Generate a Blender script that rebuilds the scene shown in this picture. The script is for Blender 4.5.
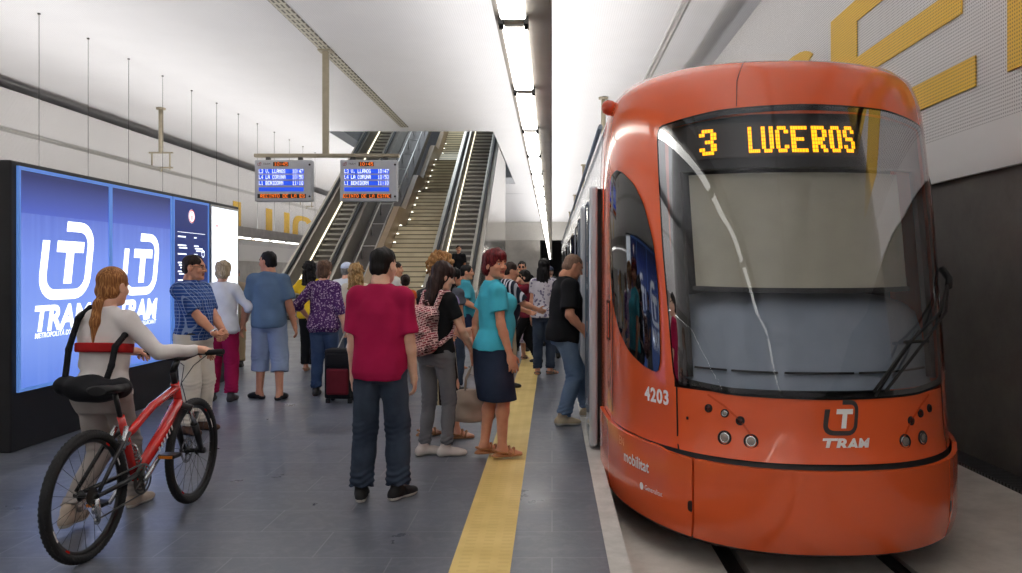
import bpy, bmesh, math, random
import numpy as np
from mathutils import Vector, Matrix

for _o in list(bpy.data.objects):
    bpy.data.objects.remove(_o)
SC = bpy.context.scene
COL = SC.collection
R = math.radians
PI = math.pi

# ------------------------------------------------------------------ camera, world, light, exposure
cam_d = bpy.data.cameras.new('camera')
cam_d.sensor_width = 36.0
cam_d.lens = 800.0 / 1022.0 * 36.0
cam_d.shift_x = -41.0 / 1022.0
cam_d.shift_y = -14.5 / 1022.0
cam_d.clip_start = 0.05
cam_d.clip_end = 300
cam = bpy.data.objects.new('camera', cam_d)
COL.objects.link(cam)
cam.location = (0, 0, 1.5)
cam.rotation_euler = (R(90), 0, 0)
SC.camera = cam

W_ = bpy.data.worlds.new('world')
SC.world = W_
W_.use_nodes = True
W_.node_tree.nodes['Background'].inputs[0].default_value = (0.9, 0.95, 1.0, 1)
W_.node_tree.nodes['Background'].inputs[1].default_value = 0.3

SC.view_settings.view_transform = 'Standard'
SC.view_settings.look = 'None'
SC.view_settings.gamma = 1.0
SC.view_settings.use_curve_mapping = False
SC.view_settings.exposure = -0.02
SC.cycles.max_bounces = 10
SC.cycles.diffuse_bounces = 6
SC.cycles.glossy_bounces = 4
SC.cycles.transparent_max_bounces = 12
SC.cycles.sample_clamp_indirect = 6.0


def area(name, loc, rot, sx, sy, power, col=(1, 1, 1)):
    d = bpy.data.lights.new(name, 'AREA')
    d.shape = 'RECTANGLE'
    d.size, d.size_y = sx, sy
    d.energy = power
    d.color = col
    o = bpy.data.objects.new(name, d)
    COL.objects.link(o)
    o.location = loc
    o.rotation_euler = rot
    return o


UP = (PI, 0, 0)
# unseen uplights assumed in both hung lamp rows, tilted for an even ceiling; left-row downlight
for _x, _z, _p in ((-0.15, 2.93, 2450), (-10.8, 2.99, 1900)):
    for _s in (-1, 1):
        area('lamp_row_uplight', (_x + _s * 0.05, 40, _z), (PI, R(_s * 50), 0), 0.10, 95, _p * (0.82 if (_s > 0 and _x > -1) else 1.0), (1, 0.985, 0.975))
area('lamp_row_downlight', (-10.9, 40, 2.66), (0, 0, 0), 0.10, 95, 420, (1, 0.985, 0.96))
area('shaft_fill_light', (-5.5, 42, 13.5), (0, 0, 0), 4, 8, 420, (0.8, 0.9, 1))  # added to brighten stairs and shaft, no lamp fitting known there
# ------------------------------------------------------------------ materials
def lin(c):
    return tuple(((v / 255) / 12.92 if v / 255 <= 0.04045 else ((v / 255 + 0.055) / 1.055) ** 2.4) for v in c) + (1,)


class NT:
    def __init__(s, name):
        s.m = bpy.data.materials.new(name)
        s.m.use_nodes = True
        s.t = s.m.node_tree
        s.b = s.t.nodes['Principled BSDF']
        s.out = s.t.nodes['Material Output']

    def n(s, typ, **kw):
        nd = s.t.nodes.new(typ)
        for k, v in kw.items():
            if k.startswith('i_'):
                key = k[2:]
                nd.inputs[int(key) if key.isdigit() else key.replace('_', ' ')].default_value = v
            else:
                setattr(nd, k, v)
        return nd

    def l(s, a, b):
        s.t.links.new(a, b)

    def coord(s, scale=(1, 1, 1), which='Object', rot=(0, 0, 0), loc=(0, 0, 0)):
        tc = s.n('ShaderNodeTexCoord')
        mp = s.n('ShaderNodeMapping')
        mp.inputs['Scale'].default_value = scale
        mp.inputs['Rotation'].default_value = rot
        mp.inputs['Location'].default_value = loc
        s.l(tc.outputs[which], mp.inputs['Vector'])
        return mp.outputs[0]

    def ramp(s, fac, stops, interp='LINEAR'):
        r = s.n('ShaderNodeValToRGB')
        r.color_ramp.interpolation = interp
        e = r.color_ramp.elements
        while len(e) < len(stops):
            e.new(0.5)
        for i, (p, c) in enumerate(stops):
            e[i].position = p
            e[i].color = c if len(c) == 4 else lin(c)
        s.l(fac, r.inputs[0])
        return r.outputs[0]

    def mix(s, fac, a, b, blend='MIX'):
        m = s.n('ShaderNodeMix', data_type='RGBA', blend_type=blend)
        for sock, v in ((m.inputs[0], fac), (m.inputs[6], a), (m.inputs[7], b)):
            if hasattr(v, 'links'):
                s.l(v, sock)
            else:
                sock.default_value = v
        return m.outputs[2]

    def math(s, op, a, b=0.0, c=0.0):
        m = s.n('ShaderNodeMath', operation=op)
        for i, v in enumerate((a, b, c)):
            if hasattr(v, 'links'):
                s.l(v, m.inputs[i])
            else:
                m.inputs[i].default_value = v
        return m.outputs[0]

    def sep(s, v):
        n = s.n('ShaderNodeSeparateXYZ')
        s.l(v, n.inputs[0])
        return n.outputs

    def bump(s, h, strength=0.3, dist=0.01):
        b = s.n('ShaderNodeBump')
        b.inputs['Strength'].default_value = strength
        b.inputs['Distance'].default_value = dist
        s.l(h, b.inputs['Height'])
        s.l(b.outputs[0], s.b.inputs['Normal'])

    def color(s, c):
        if hasattr(c, 'links'):
            s.l(c, s.b.inputs['Base Color'])
        else:
            s.b.inputs['Base Color'].default_value = c

    def set(s, rough=0.6, metal=0, spec=0.5, coat=0, **k):
        s.b.inputs['Roughness'].default_value = rough
        s.b.inputs['Metallic'].default_value = metal
        s.b.inputs['Specular IOR Level'].default_value = spec
        s.b.inputs['Coat Weight'].default_value = coat
        s.b.inputs['Coat Roughness'].default_value = 0.05
        return s


_MC = {}


def mat(name, c, rough=0.6, metal=0, spec=0.5, var=0.08, vs=8, coat=0, bump=0, bs=60):
    """plain material with a little procedural variation"""
    if name in _MC:
        return _MC[name]
    n = NT(name)
    n.set(rough, metal, spec, coat)
    v = n.coord()
    nz = n.n('ShaderNodeTexNoise', i_Scale=vs, i_Detail=4)
    n.l(v, nz.inputs['Vector'])
    c = lin(c)
    lo = tuple(x * (1 - var) for x in c[:3]) + (1,)
    hi = tuple(min(1, x * (1 + var)) for x in c[:3]) + (1,)
    n.color(n.ramp(nz.outputs['Fac'], [(0.3, lo), (0.7, hi)]))
    if bump:
        n2 = n.n('ShaderNodeTexNoise', i_Scale=bs, i_Detail=3)
        n.l(v, n2.inputs['Vector'])
        n.bump(n2.outputs['Fac'], bump)
    _MC[name] = n.m
    return n.m


def emit(name, c, strength=1.0):
    if name in _MC:
        return _MC[name]
    n = NT(name)
    n.b.inputs['Base Color'].default_value = lin(c)
    n.b.inputs['Emission Color'].default_value = lin(c)
    n.b.inputs['Emission Strength'].default_value = strength
    _MC[name] = n.m
    return n.m


# ------------------------------------------------------------------ geometry helpers
def mesh_obj(name, bm, material, parent=None, smooth=False, loc=None):
    me = bpy.data.meshes.new(name)
    bm.normal_update()
    bm.to_mesh(me)
    bm.free()
    return link(name, me, material, parent, smooth, loc)


def link(name, me, material, parent=None, smooth=False, loc=None):
    o = bpy.data.objects.new(name, me)
    COL.objects.link(o)
    for m in (material if isinstance(material, (list, tuple)) else [material]):
        me.materials.append(m)
    if smooth:
        me.polygons.foreach_set('use_smooth', [True] * len(me.polygons))
    if parent:
        o.parent = parent
    if loc:
        o.location = loc
    return o


def tag(o, label=None, cat=None, group=None, kind=None):
    if label:
        o['label'] = label
    if cat:
        o['category'] = cat
    if group:
        o['group'] = group
    if kind:
        o['kind'] = kind
    return o


def root(name, loc=(0, 0, 0), label=None, cat=None, group=None, rz=0):
    o = bpy.data.objects.new(name, None)
    o.empty_display_size = 0.1
    COL.objects.link(o)
    o.location = loc
    o.rotation_euler = (0, 0, rz)
    return tag(o, label, cat, group)


def struct(name, bm, m, label=None, smooth=False):
    return tag(mesh_obj(name, bm, m, None, smooth), label, None, None, 'structure')


def dup(o, parent=None):
    c = o.copy()
    COL.objects.link(c)
    if parent:
        c.parent = parent
    for ch in list(o.children):
        dup(ch, c)
    return c


def BM():
    return bmesh.new()


def box(bm, x0, x1, y0, y1, z0, z1, bev=0, M=None, mi=0):
    r = bmesh.ops.create_cube(bm, size=1)
    vs = r['verts']
    T = Matrix.Translation(((x0 + x1) / 2, (y0 + y1) / 2, (z0 + z1) / 2)) @ Matrix.Diagonal((abs(x1 - x0), abs(y1 - y0), abs(z1 - z0), 1))
    bmesh.ops.transform(bm, matrix=T, verts=vs)
    fs = list({f for v in vs for f in v.link_faces})
    if bev:
        es = list({e for v in vs for e in v.link_edges})
        rr = bmesh.ops.bevel(bm, geom=es + vs, offset=bev, segments=2, affect='EDGES', profile=0.5)
        vs = list({v for f in rr['faces'] for v in f.verts} | {v for v in vs if v.is_valid})
        fs = list({f for v in vs for f in v.link_faces})
    if mi:
        for f in fs:
            f.material_index = mi
    if M is not None:
        bmesh.ops.transform(bm, matrix=M, verts=[v for v in vs if v.is_valid])
    return bm


def frame_of(d):
    d = Vector(d).normalized()
    a = Vector((0, 0, 1)) if abs(d.z) < 0.9 else Vector((1, 0, 0))
    x = a.cross(d).normalized()
    return x, d.cross(x)


def tube(bm, pts, r, seg=8, closed=False, cap=True, mi=0):
    pts = [Vector(p) for p in pts]
    n = len(pts)
    rs = r if isinstance(r, (list, tuple)) else [r] * n
    rings = []
    px = None
    for i, p in enumerate(pts):
        a = pts[(i - 1) % n] if (closed or i > 0) else p
        b = pts[(i + 1) % n] if (closed or i < n - 1) else p
        d = (b - a)
        if d.length < 1e-9:
            d = Vector((0, 0, 1))
        d.normalize()
        if px is None:
            x, y = frame_of(d)
        else:
            x = (px - d * px.dot(d))
            x = x.normalized() if x.length > 1e-6 else frame_of(d)[0]
            y = d.cross(x)
        px = x
        rings.append([bm.verts.new(p + (x * math.cos(2 * PI * k / seg) + y * math.sin(2 * PI * k / seg)) * rs[i]) for k in range(seg)])
    for i in range(n if closed else n - 1):
        A, B = rings[i], rings[(i + 1) % n]
        for k in range(seg):
            f = bm.faces.new((A[k], A[(k + 1) % seg], B[(k + 1) % seg], B[k]))
            f.smooth = True
            f.material_index = mi
    if cap and not closed:
        bm.faces.new(rings[0][::-1]).material_index = mi
        bm.faces.new(rings[-1]).material_index = mi
    return bm


def lathe(bm, prof, seg=24, M=None, mi=0):
    """prof: list of (r, h) about local z"""
    rings = []
    for r, h in prof:
        if r < 1e-6:
            rings.append([bm.verts.new((0, 0, h))])
        else:
            rings.append([bm.verts.new((r * math.cos(2 * PI * k / seg), r * math.sin(2 * PI * k / seg), h)) for k in range(seg)])
    for A, B in zip(rings, rings[1:]):
        for k in range(seg):
            k2 = (k + 1) % seg
            if len(A) == 1 and len(B) == 1:
                continue
            if len(A) == 1:
                f = bm.faces.new((A[0], B[k2], B[k]))
            elif len(B) == 1:
                f = bm.faces.new((A[k], A[k2], B[0]))
            else:
                f = bm.faces.new((A[k], A[k2], B[k2], B[k]))
            f.smooth = True
            f.material_index = mi
    if M is not None:
        bmesh.ops.transform(bm, matrix=M, verts=[v for r_ in rings for v in r_])
    return bm


def prism(bm, poly, axis, a, b, mi=0):
    """extrude a 2-D polygon along an axis: axis 'x' -> poly is (y,z)"""
    def P(p, t):
        return {'x': (t, p[0], p[1]), 'y': (p[0], t, p[1]), 'z': (p[0], p[1], t)}[axis]
    A = [bm.verts.new(P(p, a)) for p in poly]
    B = [bm.verts.new(P(p, b)) for p in poly]
    n = len(poly)
    fs = [bm.faces.new(A[::-1]), bm.faces.new(B)]
    for i in range(n):
        fs.append(bm.faces.new((A[i], A[(i + 1) % n], B[(i + 1) % n], B[i])))
    for f in fs:
        f.material_index = mi
    bmesh.ops.recalc_face_normals(bm, faces=fs)
    return bm


def polys_bm(polys):
    """flat 2-D polygons (x,y) -> bmesh at z=0"""
    bm = BM()
    for p in polys:
        bm.faces.new([bm.verts.new((x, y, 0)) for x, y in p])
    return bm


def text_bm(s, size=1.0, bold=0.0, shear=0.0, align='CENTER', spacing=1.0, xs=1.0):
    """writing as a flat bmesh in the xy plane"""
    cu = bpy.data.curves.new('writing', 'FONT')
    cu.body = s
    cu.size = size
    cu.align_x = align
    cu.offset = bold
    cu.shear = shear
    cu.space_character = spacing
    cu.resolution_u = 3
    o = bpy.data.objects.new('writing', cu)
    COL.objects.link(o)
    bpy.context.view_layer.update()
    dg = bpy.context.evaluated_depsgraph_get()
    me = bpy.data.meshes.new_from_object(o.evaluated_get(dg))
    bm = BM()
    bm.from_mesh(me)
    bpy.data.objects.remove(o)
    bpy.data.curves.remove(cu)
    bpy.data.meshes.remove(me)
    if xs != 1.0:
        bmesh.ops.scale(bm, vec=(xs, 1, 1), verts=bm.verts)
    return bm


def merge(dst, src, M=None, mi=None):
    me = bpy.data.meshes.new('tmp')
    src.to_mesh(me)
    src.free()
    n0 = len(dst.verts)
    f0 = len(dst.faces)
    dst.from_mesh(me)
    bpy.data.meshes.remove(me)
    dst.verts.ensure_lookup_table()
    dst.faces.ensure_lookup_table()
    vs = dst.verts[n0:]
    if M is not None:
        bmesh.ops.transform(dst, matrix=M, verts=vs)
    if mi is not None:
        for f in dst.faces[f0:]:
            f.material_index = mi
    return dst


def basis(o, x, y):
    x, y = Vector(x).normalized(), Vector(y).normalized()
    z = x.cross(y)
    M = Matrix(((x.x, y.x, z.x, o[0]), (x.y, y.y, z.y, o[1]), (x.z, y.z, z.z, o[2]), (0, 0, 0, 1)))
    return M


def arc(cx, cy, r, a0, a1, n=6):
    return [(cx + r * math.cos(R(a0 + (a1 - a0) * i / n)), cy + r * math.sin(R(a0 + (a1 - a0) * i / n))) for i in range(n + 1)]


def stroke2d(path, w):
    """constant-width band along a 2-D path as quads"""
    L, Rr = [], []
    n = len(path)
    for i, p in enumerate(path):
        a = path[max(i - 1, 0)]
        b = path[min(i + 1, n - 1)]
        d = Vector((b[0] - a[0], b[1] - a[1])).normalized()
        nx, ny = -d.y, d.x
        L.append((p[0] + nx * w / 2, p[1] + ny * w / 2))
        Rr.append((p[0] - nx * w / 2, p[1] - ny * w / 2))
    return [[L[i], Rr[i], Rr[i + 1], L[i + 1]] for i in range(n - 1)]


def emblem_ring():
    """open rounded-square ring of the tram mark, unit square 0..1, returns list of polygons"""
    w, r = 0.13, 0.24
    lo, hi = w / 2, 1 - w / 2
    path = [(0.42, hi), (hi - r, hi)] + arc(hi - r, hi - r, r, 90, 0)[1:] + [(hi, lo + r)] + arc(hi - r, lo + r, r, 0, -90)[1:] + \
        [(lo + r, lo)] + arc(lo + r, lo + r, r, -90, -180)[1:] + [(lo, 0.74)]
    return stroke2d(path, w)


def emblem_tee():
    return [[(0.27, 0.60), (0.80, 0.60), (0.80, 0.745), (0.27, 0.745)], [(0.455, 0.2), (0.61, 0.2), (0.61, 0.6), (0.455, 0.6)]]


def shear2(polys, k, sx=1, sy=1):
    return [[(x * sx + k * y * sy, y * sy) for x, y in p] for p in polys]


# 5x7 dot font
DOTS = {'L': '10000 10000 10000 10000 10000 10000 11111', 'U': '10001 10001 10001 10001 10001 10001 01110', 'C': '01110 10001 10000 10000 10000 10001 01110',
        'E': '11111 10000 10000 11110 10000 10000 11111', 'R': '11110 10001 10001 11110 10100 10010 10001', 'O': '01110 10001 10001 10001 10001 10001 01110',
        'S': '01110 10001 10000 01110 00001 10001 01110', '3': '01110 10001 00001 00110 00001 10001 01110', '1': '00100 01100 00100 00100 00100 00100 01110',
        '0': '01110 10001 10001 10001 10001 10001 01110', '4': '00010 00110 01010 10010 11111 00010 00010', '5': '11111 10000 11110 00001 00001 10001 01110',
        '7': '11111 00001 00010 00100 01000 01000 01000', ':': '00000 00100 00100 00000 00100 00100 00000', '-': '00000 00000 00000 11111 00000 00000 00000',
        'I': '01110 00100 00100 00100 00100 00100 01110', 'N': '10001 11001 10101 10101 10011 10001 10001', 'T': '11111 00100 00100 00100 00100 00100 00100',
        'D': '11110 10001 10001 10001 10001 10001 11110', 'A': '01110 10001 10001 11111 10001 10001 10001', 'B': '11110 10001 10001 11110 10001 10001 11110',
        'M': '10001 11011 10101 10101 10001 10001 10001', '.': '00000 00000 00000 00000 00000 01100 01100', ' ': '00000 00000 00000 00000 00000 00000 00000',
        'V': '10001 10001 10001 10001 10001 01010 00100', '8': '01110 10001 10001 01110 10001 10001 01110'}


def dot_text(s, pitch, cell, bold=False, fill=0.86):
    """squares of a dot-matrix line; left-bottom at origin; cell = columns per character"""
    out = []
    for i, ch in enumerate(s):
        rows = DOTS[ch].split()
        on = set()
        for r_, row in enumerate(rows):
            for c_, b in enumerate(row):
                if b == '1':
                    on.add((c_, 6 - r_))
                    if bold:
                        on.add((c_ + 1, 6 - r_))
        for c_, r_ in on:
            x, y = (i * cell + c_) * pitch, r_ * pitch
            a = pitch * (1 - fill) / 2
            out.append([(x + a, y + a), (x + pitch - a, y + a), (x + pitch - a, y + pitch - a), (x + a, y + pitch - a)])
    return out
# ------------------------------------------------------------------ setting
CEIL = 7.0
XL, XR, YB, YF = -15.4, 4.0, -8.0, 88.0
EDGE = 0.29


def m_floor():
    n = NT('slate_tiles')
    n.set(0.34, 0, 0.5)
    v = n.coord()
    br = n.n('ShaderNodeTexBrick', offset=0.5, i_Scale=1.0)
    br.inputs['Brick Width'].default_value = 0.84
    br.inputs['Row Height'].default_value = 0.42
    br.inputs['Mortar Size'].default_value = 0.004
    br.inputs['Color1'].default_value = (0.38, 0.38, 0.38, 1)
    br.inputs['Color2'].default_value = (0.62, 0.62, 0.62, 1)
    br.inputs['Mortar'].default_value = (1, 1, 1, 1)
    n.l(v, br.inputs['Vector'])
    n1 = n.n('ShaderNodeTexNoise', i_Scale=1.6, i_Detail=7, i_Roughness=0.65)
    n.l(v, n1.inputs['Vector'])
    n2 = n.n('ShaderNodeTexNoise', i_Scale=9.0, i_Detail=6, i_Roughness=0.7, i_Distortion=1.4)
    n.l(v, n2.inputs['Vector'])
    base = n.ramp(br.outputs['Color'], [(0.3, (80, 84, 94)), (0.7, (98, 102, 112)), (1.0, (116, 119, 126))])
    cloud = n.ramp(n1.outputs['Fac'], [(0.35, (74, 78, 87)), (0.72, (116, 121, 131))])
    c = n.mix(0.5, base, cloud)
    streak = n.ramp(n2.outputs['Fac'], [(0.45, (0, 0, 0, 1)), (0.75, (1, 1, 1, 1))])
    f = n.math('MULTIPLY', streak, 0.5)
    n3 = n.n('ShaderNodeTexNoise', i_Scale=1.0, i_Detail=6, i_Roughness=0.7, i_Distortion=0.8)
    n.l(n.coord((1.2, 9, 1), rot=(0, 0, R(24))), n3.inputs['Vector'])
    scuff = n.ramp(n3.outputs['Fac'], [(0.56, (0, 0, 0, 1)), (0.7, (1, 1, 1, 1))])
    c = n.mix(n.math('MULTIPLY', scuff, 0.3), c, lin((140, 143, 150)))
    mort = n.math('MULTIPLY', br.outputs['Fac'], 0.55)
    c = n.mix(mort, c, lin((134, 136, 142)))
    n.color(n.mix(f, c, lin((128, 131, 138))))
    # combed texture on some of the tiles
    wv = n.n('ShaderNodeTexWave', bands_direction='X', i_Scale=26, i_Distortion=3.5, i_Detail=2)
    n.l(v, wv.inputs['Vector'])
    n.bump(n.math('ADD', n.math('MULTIPLY', wv.outputs['Fac'], 0.25), n2.outputs['Fac']), 0.1, 0.003)
    rr = n.ramp(n1.outputs['Fac'], [(0.3, (0.26, 0.26, 0.26, 1)), (0.7, (0.44, 0.44, 0.44, 1))])
    n.l(rr, n.b.inputs['Roughness'])
    return n.m


def m_tactile():
    n = NT('tactile_paving')
    n.set(0.6)
    v = n.coord()
    x, y, z = n.sep(v)
    nz = n.n('ShaderNodeTexNoise', i_Scale=3, i_Detail=5)
    n.l(v, nz.inputs['Vector'])
    fx = n.math('PINGPONG', n.math('MULTIPLY', x, 1 / 0.05), 1.0)
    fy = n.math('PINGPONG', n.math('MULTIPLY', y, 1 / 0.028), 1.0)
    bar = n.math('MULTIPLY', n.math('GREATER_THAN', fx, 0.42), n.math('GREATER_THAN', fy, 0.55))
    base = n.ramp(nz.outputs['Fac'], [(0.3, (206, 176, 98)), (0.7, (226, 198, 122))])
    n.color(n.mix(n.math('MULTIPLY', bar, 0.25), base, lin((190, 158, 84))))
    n.bump(bar, 0.6, 0.004)
    return n.m


def m_concrete(name, lo, hi, sc=2.5, rough=0.85):
    n = NT(name)
    n.set(rough)
    v = n.coord()
    a = n.n('ShaderNodeTexNoise', i_Scale=sc, i_Detail=8, i_Roughness=0.7)
    n.l(v, a.inputs['Vector'])
    n.color(n.ramp(a.outputs['Fac'], [(0.3, lo), (0.68, hi)]))
    b = n.n('ShaderNodeTexNoise', i_Scale=80, i_Detail=4)
    n.l(v, b.inputs['Vector'])
    n.bump(b.outputs['Fac'], 0.25, 0.004)
    return n.m


def m_perforated(name, c, hole, pitch=0.05, axes='yz', thr=0.5, zmin=None, depth=0.72):
    """perforated sheet: rows of small dark holes"""
    n = NT(name)
    n.set(0.55)
    v = n.coord()
    s = n.sep(v)
    a, b = s['XYZ'.index(axes[0].upper())], s['XYZ'.index(axes[1].upper())]
    fa = n.math('SUBTRACT', n.math('PINGPONG', n.math('MULTIPLY', a, 2 / pitch), 1.0), 0.5)
    fb = n.math('SUBTRACT', n.math('PINGPONG', n.math('MULTIPLY', b, 2 / pitch), 1.0), 0.5)
    # distance in the cell from the hole centre
    ca = n.math('SUBTRACT', n.math('FRACT', n.math('MULTIPLY', a, 1 / pitch)), 0.5)
    cb = n.math('SUBTRACT', n.math('FRACT', n.math('MULTIPLY', b, 1 / pitch)), 0.5)
    d = n.math('SQRT', n.math('ADD', n.math('MULTIPLY', ca, ca), n.math('MULTIPLY', cb, cb)))
    h = n.math('LESS_THAN', d, thr)
    if zmin is not None:
        h = n.math('MULTIPLY', h, n.math('GREATER_THAN', s[2], zmin))
    nz = n.n('ShaderNodeTexNoise', i_Scale=1.2, i_Detail=3)
    n.l(v, nz.inputs['Vector'])
    c0 = lin(c)
    base = n.ramp(nz.outputs['Fac'], [(0.3, tuple(x * 0.97 for x in c0[:3]) + (1,)), (0.7, c0)])
    n.color(n.mix(n.math('MULTIPLY', h, depth), base, lin(hole)))
    return n.m


M_WALLP = m_perforated('white_perforated_panel', (226, 224, 222), (96, 90, 90), 0.034, 'yz', 0.27, 2.87)
M_LETTER = m_perforated('yellow_perforated_letter', (240, 194, 62), (124, 88, 20), 0.034, 'yz', 0.27)
M_CEIL = m_perforated('white_perforated_ceiling', (232, 231, 232), (160, 158, 160), 0.05, 'xy', 0.2, None, 0.3)
M_WHITE = mat('white_paint', (228, 228, 230), 0.5, var=0.03, vs=2)
M_DARKWALL = m_concrete('dark_grey_render', (86, 82, 79), (106, 102, 98), 1.4, 0.75)
M_GREYWALL = m_concrete('grey_stone', (150, 146, 140), (180, 176, 170), 1.2, 0.5)
M_GREYPANEL = mat('grey_end_panel', (172, 168, 160), 0.35, var=0.1, vs=1.2)
M_CONC = m_concrete('track_concrete', (176, 169, 160), (210, 204, 195), 2.2)
M_COPING = m_concrete('coping_stone', (176, 173, 166), (205, 202, 196), 5)
M_BLACK = mat('black_matte', (20, 20, 21), 0.6, var=0.15)
M_STEEL = mat('brushed_steel', (188, 186, 182), 0.32, 0.9, var=0.06, vs=20)
M_DKSTEEL = mat('dark_steel', (92, 90, 88), 0.4, 0.7, var=0.1)
M_BEIGE = mat('beige_metal', (176, 166, 144), 0.45, 0.3)

b = BM()
box(b, -11.6, EDGE, YB, YF, -0.9, 0.0)
struct('floor', b, m_floor(), 'grey slate platform floor')
b = BM()
box(b, EDGE, 0.40, YB, YF, -0.9, 0.004)
struct('trim_1', b, M_COPING, 'pale stone coping along the platform edge')
b = BM()
box(b, -0.515, -0.21, YB, YF, -0.02, 0.006)
tag(mesh_obj('tactile_strip', b, m_tactile()), 'yellow ribbed tactile paving strip along the grey platform', 'paving', None, 'structure')
b = BM()
for x0, x1 in ((0.40, 1.05), (1.19, 2.05), (2.19, XR + 0.3)):
    box(b, x0, x1, YB, YF + 12, -0.9, -0.30)
box(b, 0.40, XR + 0.3, YB, YF + 12, -0.95, -0.42)
struct('floor_trackbed', b, M_CONC, 'pale concrete trackbed')
for cx in (1.12, 2.12):
    b = BM()
    prism(b, [(cx - 0.07, -0.42), (cx + 0.07, -0.42), (cx + 0.07, -0.40), (cx + 0.035, -0.37), (cx + 0.035, -0.302), (cx - 0.035, -0.302), (cx - 0.035, -0.37), (cx - 0.07, -0.40)], 'y', YB, YF)
    tag(mesh_obj('rail', b, M_DKSTEEL), 'dark steel rail under the orange tram, ' + ('nearer the platform' if cx < 1.5 else 'nearer the dark wall'), 'rail', 'tram rails')
b = BM()
box(b, XL - 0.3, -11.6, YB, YF, -0.9, -0.30)
struct('floor_trackbed_far', b, M_CONC, 'concrete trackbed of the far track')

# right wall: dark render below, white perforated panel with yellow letters above
b = BM()
box(b, XR + 0.05, XR + 0.6, YB, YF, -0.9, 2.6)
struct('wall_right_lower', b, M_DARKWALL, 'dark grey rendered wall behind the tram')
b = BM()
box(b, XR, XR + 0.5, YB, YF, 2.43, 6.68)
struct('wall_right', b, M_WALLP, 'white perforated wall panel above the dark wall')
b = BM()
box(b, XL - 0.5, XL, YB, YF, 2.05, 6.68)
struct('wall_left', b, M_WALLP, 'white wall panel on the far side')
b = BM()
box(b, XL - 0.7, XL - 0.05, YB, YF, -0.9, 2.3)
struct('wall_left_lower', b, M_GREYWALL, 'grey lower wall on the far side')
# drain grating at the foot of the right wall
n_ = NT('drain_grating')
n_.set(0.5, 0.6)
x, y, z = n_.sep(n_.coord())
g = n_.math('GREATER_THAN', n_.math('PINGPONG', n_.math('MULTIPLY', y, 40), 1), 0.5)
n_.color(n_.mix(g, lin((24, 24, 25)), lin((86, 86, 88))))
b = BM()
box(b, XR - 0.20, XR + 0.045, YB, YF, -0.31, -0.27)
tag(mesh_obj('drain_grate', b, n_.m), 'dark drain grating at the foot of the dark wall', 'drain')

# ceiling with the rectangular opening over the escalators
OX0, OX1, OY0, OY1 = -8.75, -2.3, 31.3, 50.0
b = BM()
box(b, XL - 1.5, OX0, YB, YF, CEIL, CEIL + 0.4)
box(b, OX1, XR + 1.5, YB, YF, CEIL, CEIL + 0.4)
box(b, OX0, OX1, YB, OY0, CEIL, CEIL + 0.4)
box(b, OX0, OX1, OY1, YF, CEIL, CEIL + 0.4)
struct('ceiling', b, M_CEIL, 'white perforated ceiling')
b = BM()
for x0, x1 in ((XL - 1.5, XL - 1.45), (XR + 1.45, XR + 1.5)):
    box(b, x0, x1, YB, YF, 6, CEIL)
box(b, XL - 1.5, XL - 0.4, YB, YF, 6.5, 6.6)
box(b, XR + 0.4, XR + 1.5, YB, YF, 6.5, 6.6)
struct('trim_2', b, M_WHITE, 'shadow gap between wall panels and ceiling')
# shaft above the opening
b = BM()
box(b, OX0 - 0.3, OX0, OY0, OY1 + 6, CEIL + 0.4, 14)
box(b, OX1, OX1 + 0.3, OY0, OY1 + 6, CEIL + 0.4, 14)
box(b, OX0 - 0.3, OX1 + 0.3, OY1 + 6, OY1 + 6.3, CEIL, 14)
box(b, OX0 - 0.3, OX1 + 0.3, OY0 - 0.3, OY0, CEIL + 0.4, 14)
box(b, OX0 - 0.3, OX1 + 0.3, OY0 - 0.3, OY1 + 6.3, 14, 14.2)
struct('wall_shaft', b, mat('shaft_grey', (168, 168, 170), 0.6), 'grey shaft above the escalators')

# end wall with tunnel mouth, wall behind the camera
b = BM()
box(b, XL - 1, -1.3, YF, YF + 0.5, -0.9, 5.0)
box(b, 3.6, XR + 1, YF, YF + 0.5, -0.9, 5.0)
struct('wall_end_lower', b, M_GREYPANEL, 'grey stone panels of the far end wall')
b = BM()
box(b, XL - 1, XR + 1, YF - 0.05, YF + 0.5, 5.0, CEIL)
struct('wall_end', b, mat('end_wall_white', (196, 193, 186), 0.6, var=0.05), 'pale upper part of the far end wall')
b = BM()
box(b, -1.35, -1.3, YF + 0.5, YF + 12, -0.9, 5.2)
box(b, 3.6, 3.65, YF + 0.5, YF + 12, -0.9, 5.2)
box(b, -1.35, 3.65, YF + 0.5, YF + 12, 5.2, 5.3)
box(b, -1.35, 3.65, YF + 12, YF + 12.2, -0.9, 5.3)
struct('wall_tunnel', b, M_BLACK, 'dark tunnel mouth at the far end')
b = BM()
box(b, XL - 1.5, XR + 1.5, YB - 0.3, YB, -0.9, CEIL + 0.4)
struct('wall_back', b, M_WHITE, 'white wall behind the viewpoint')


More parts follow.
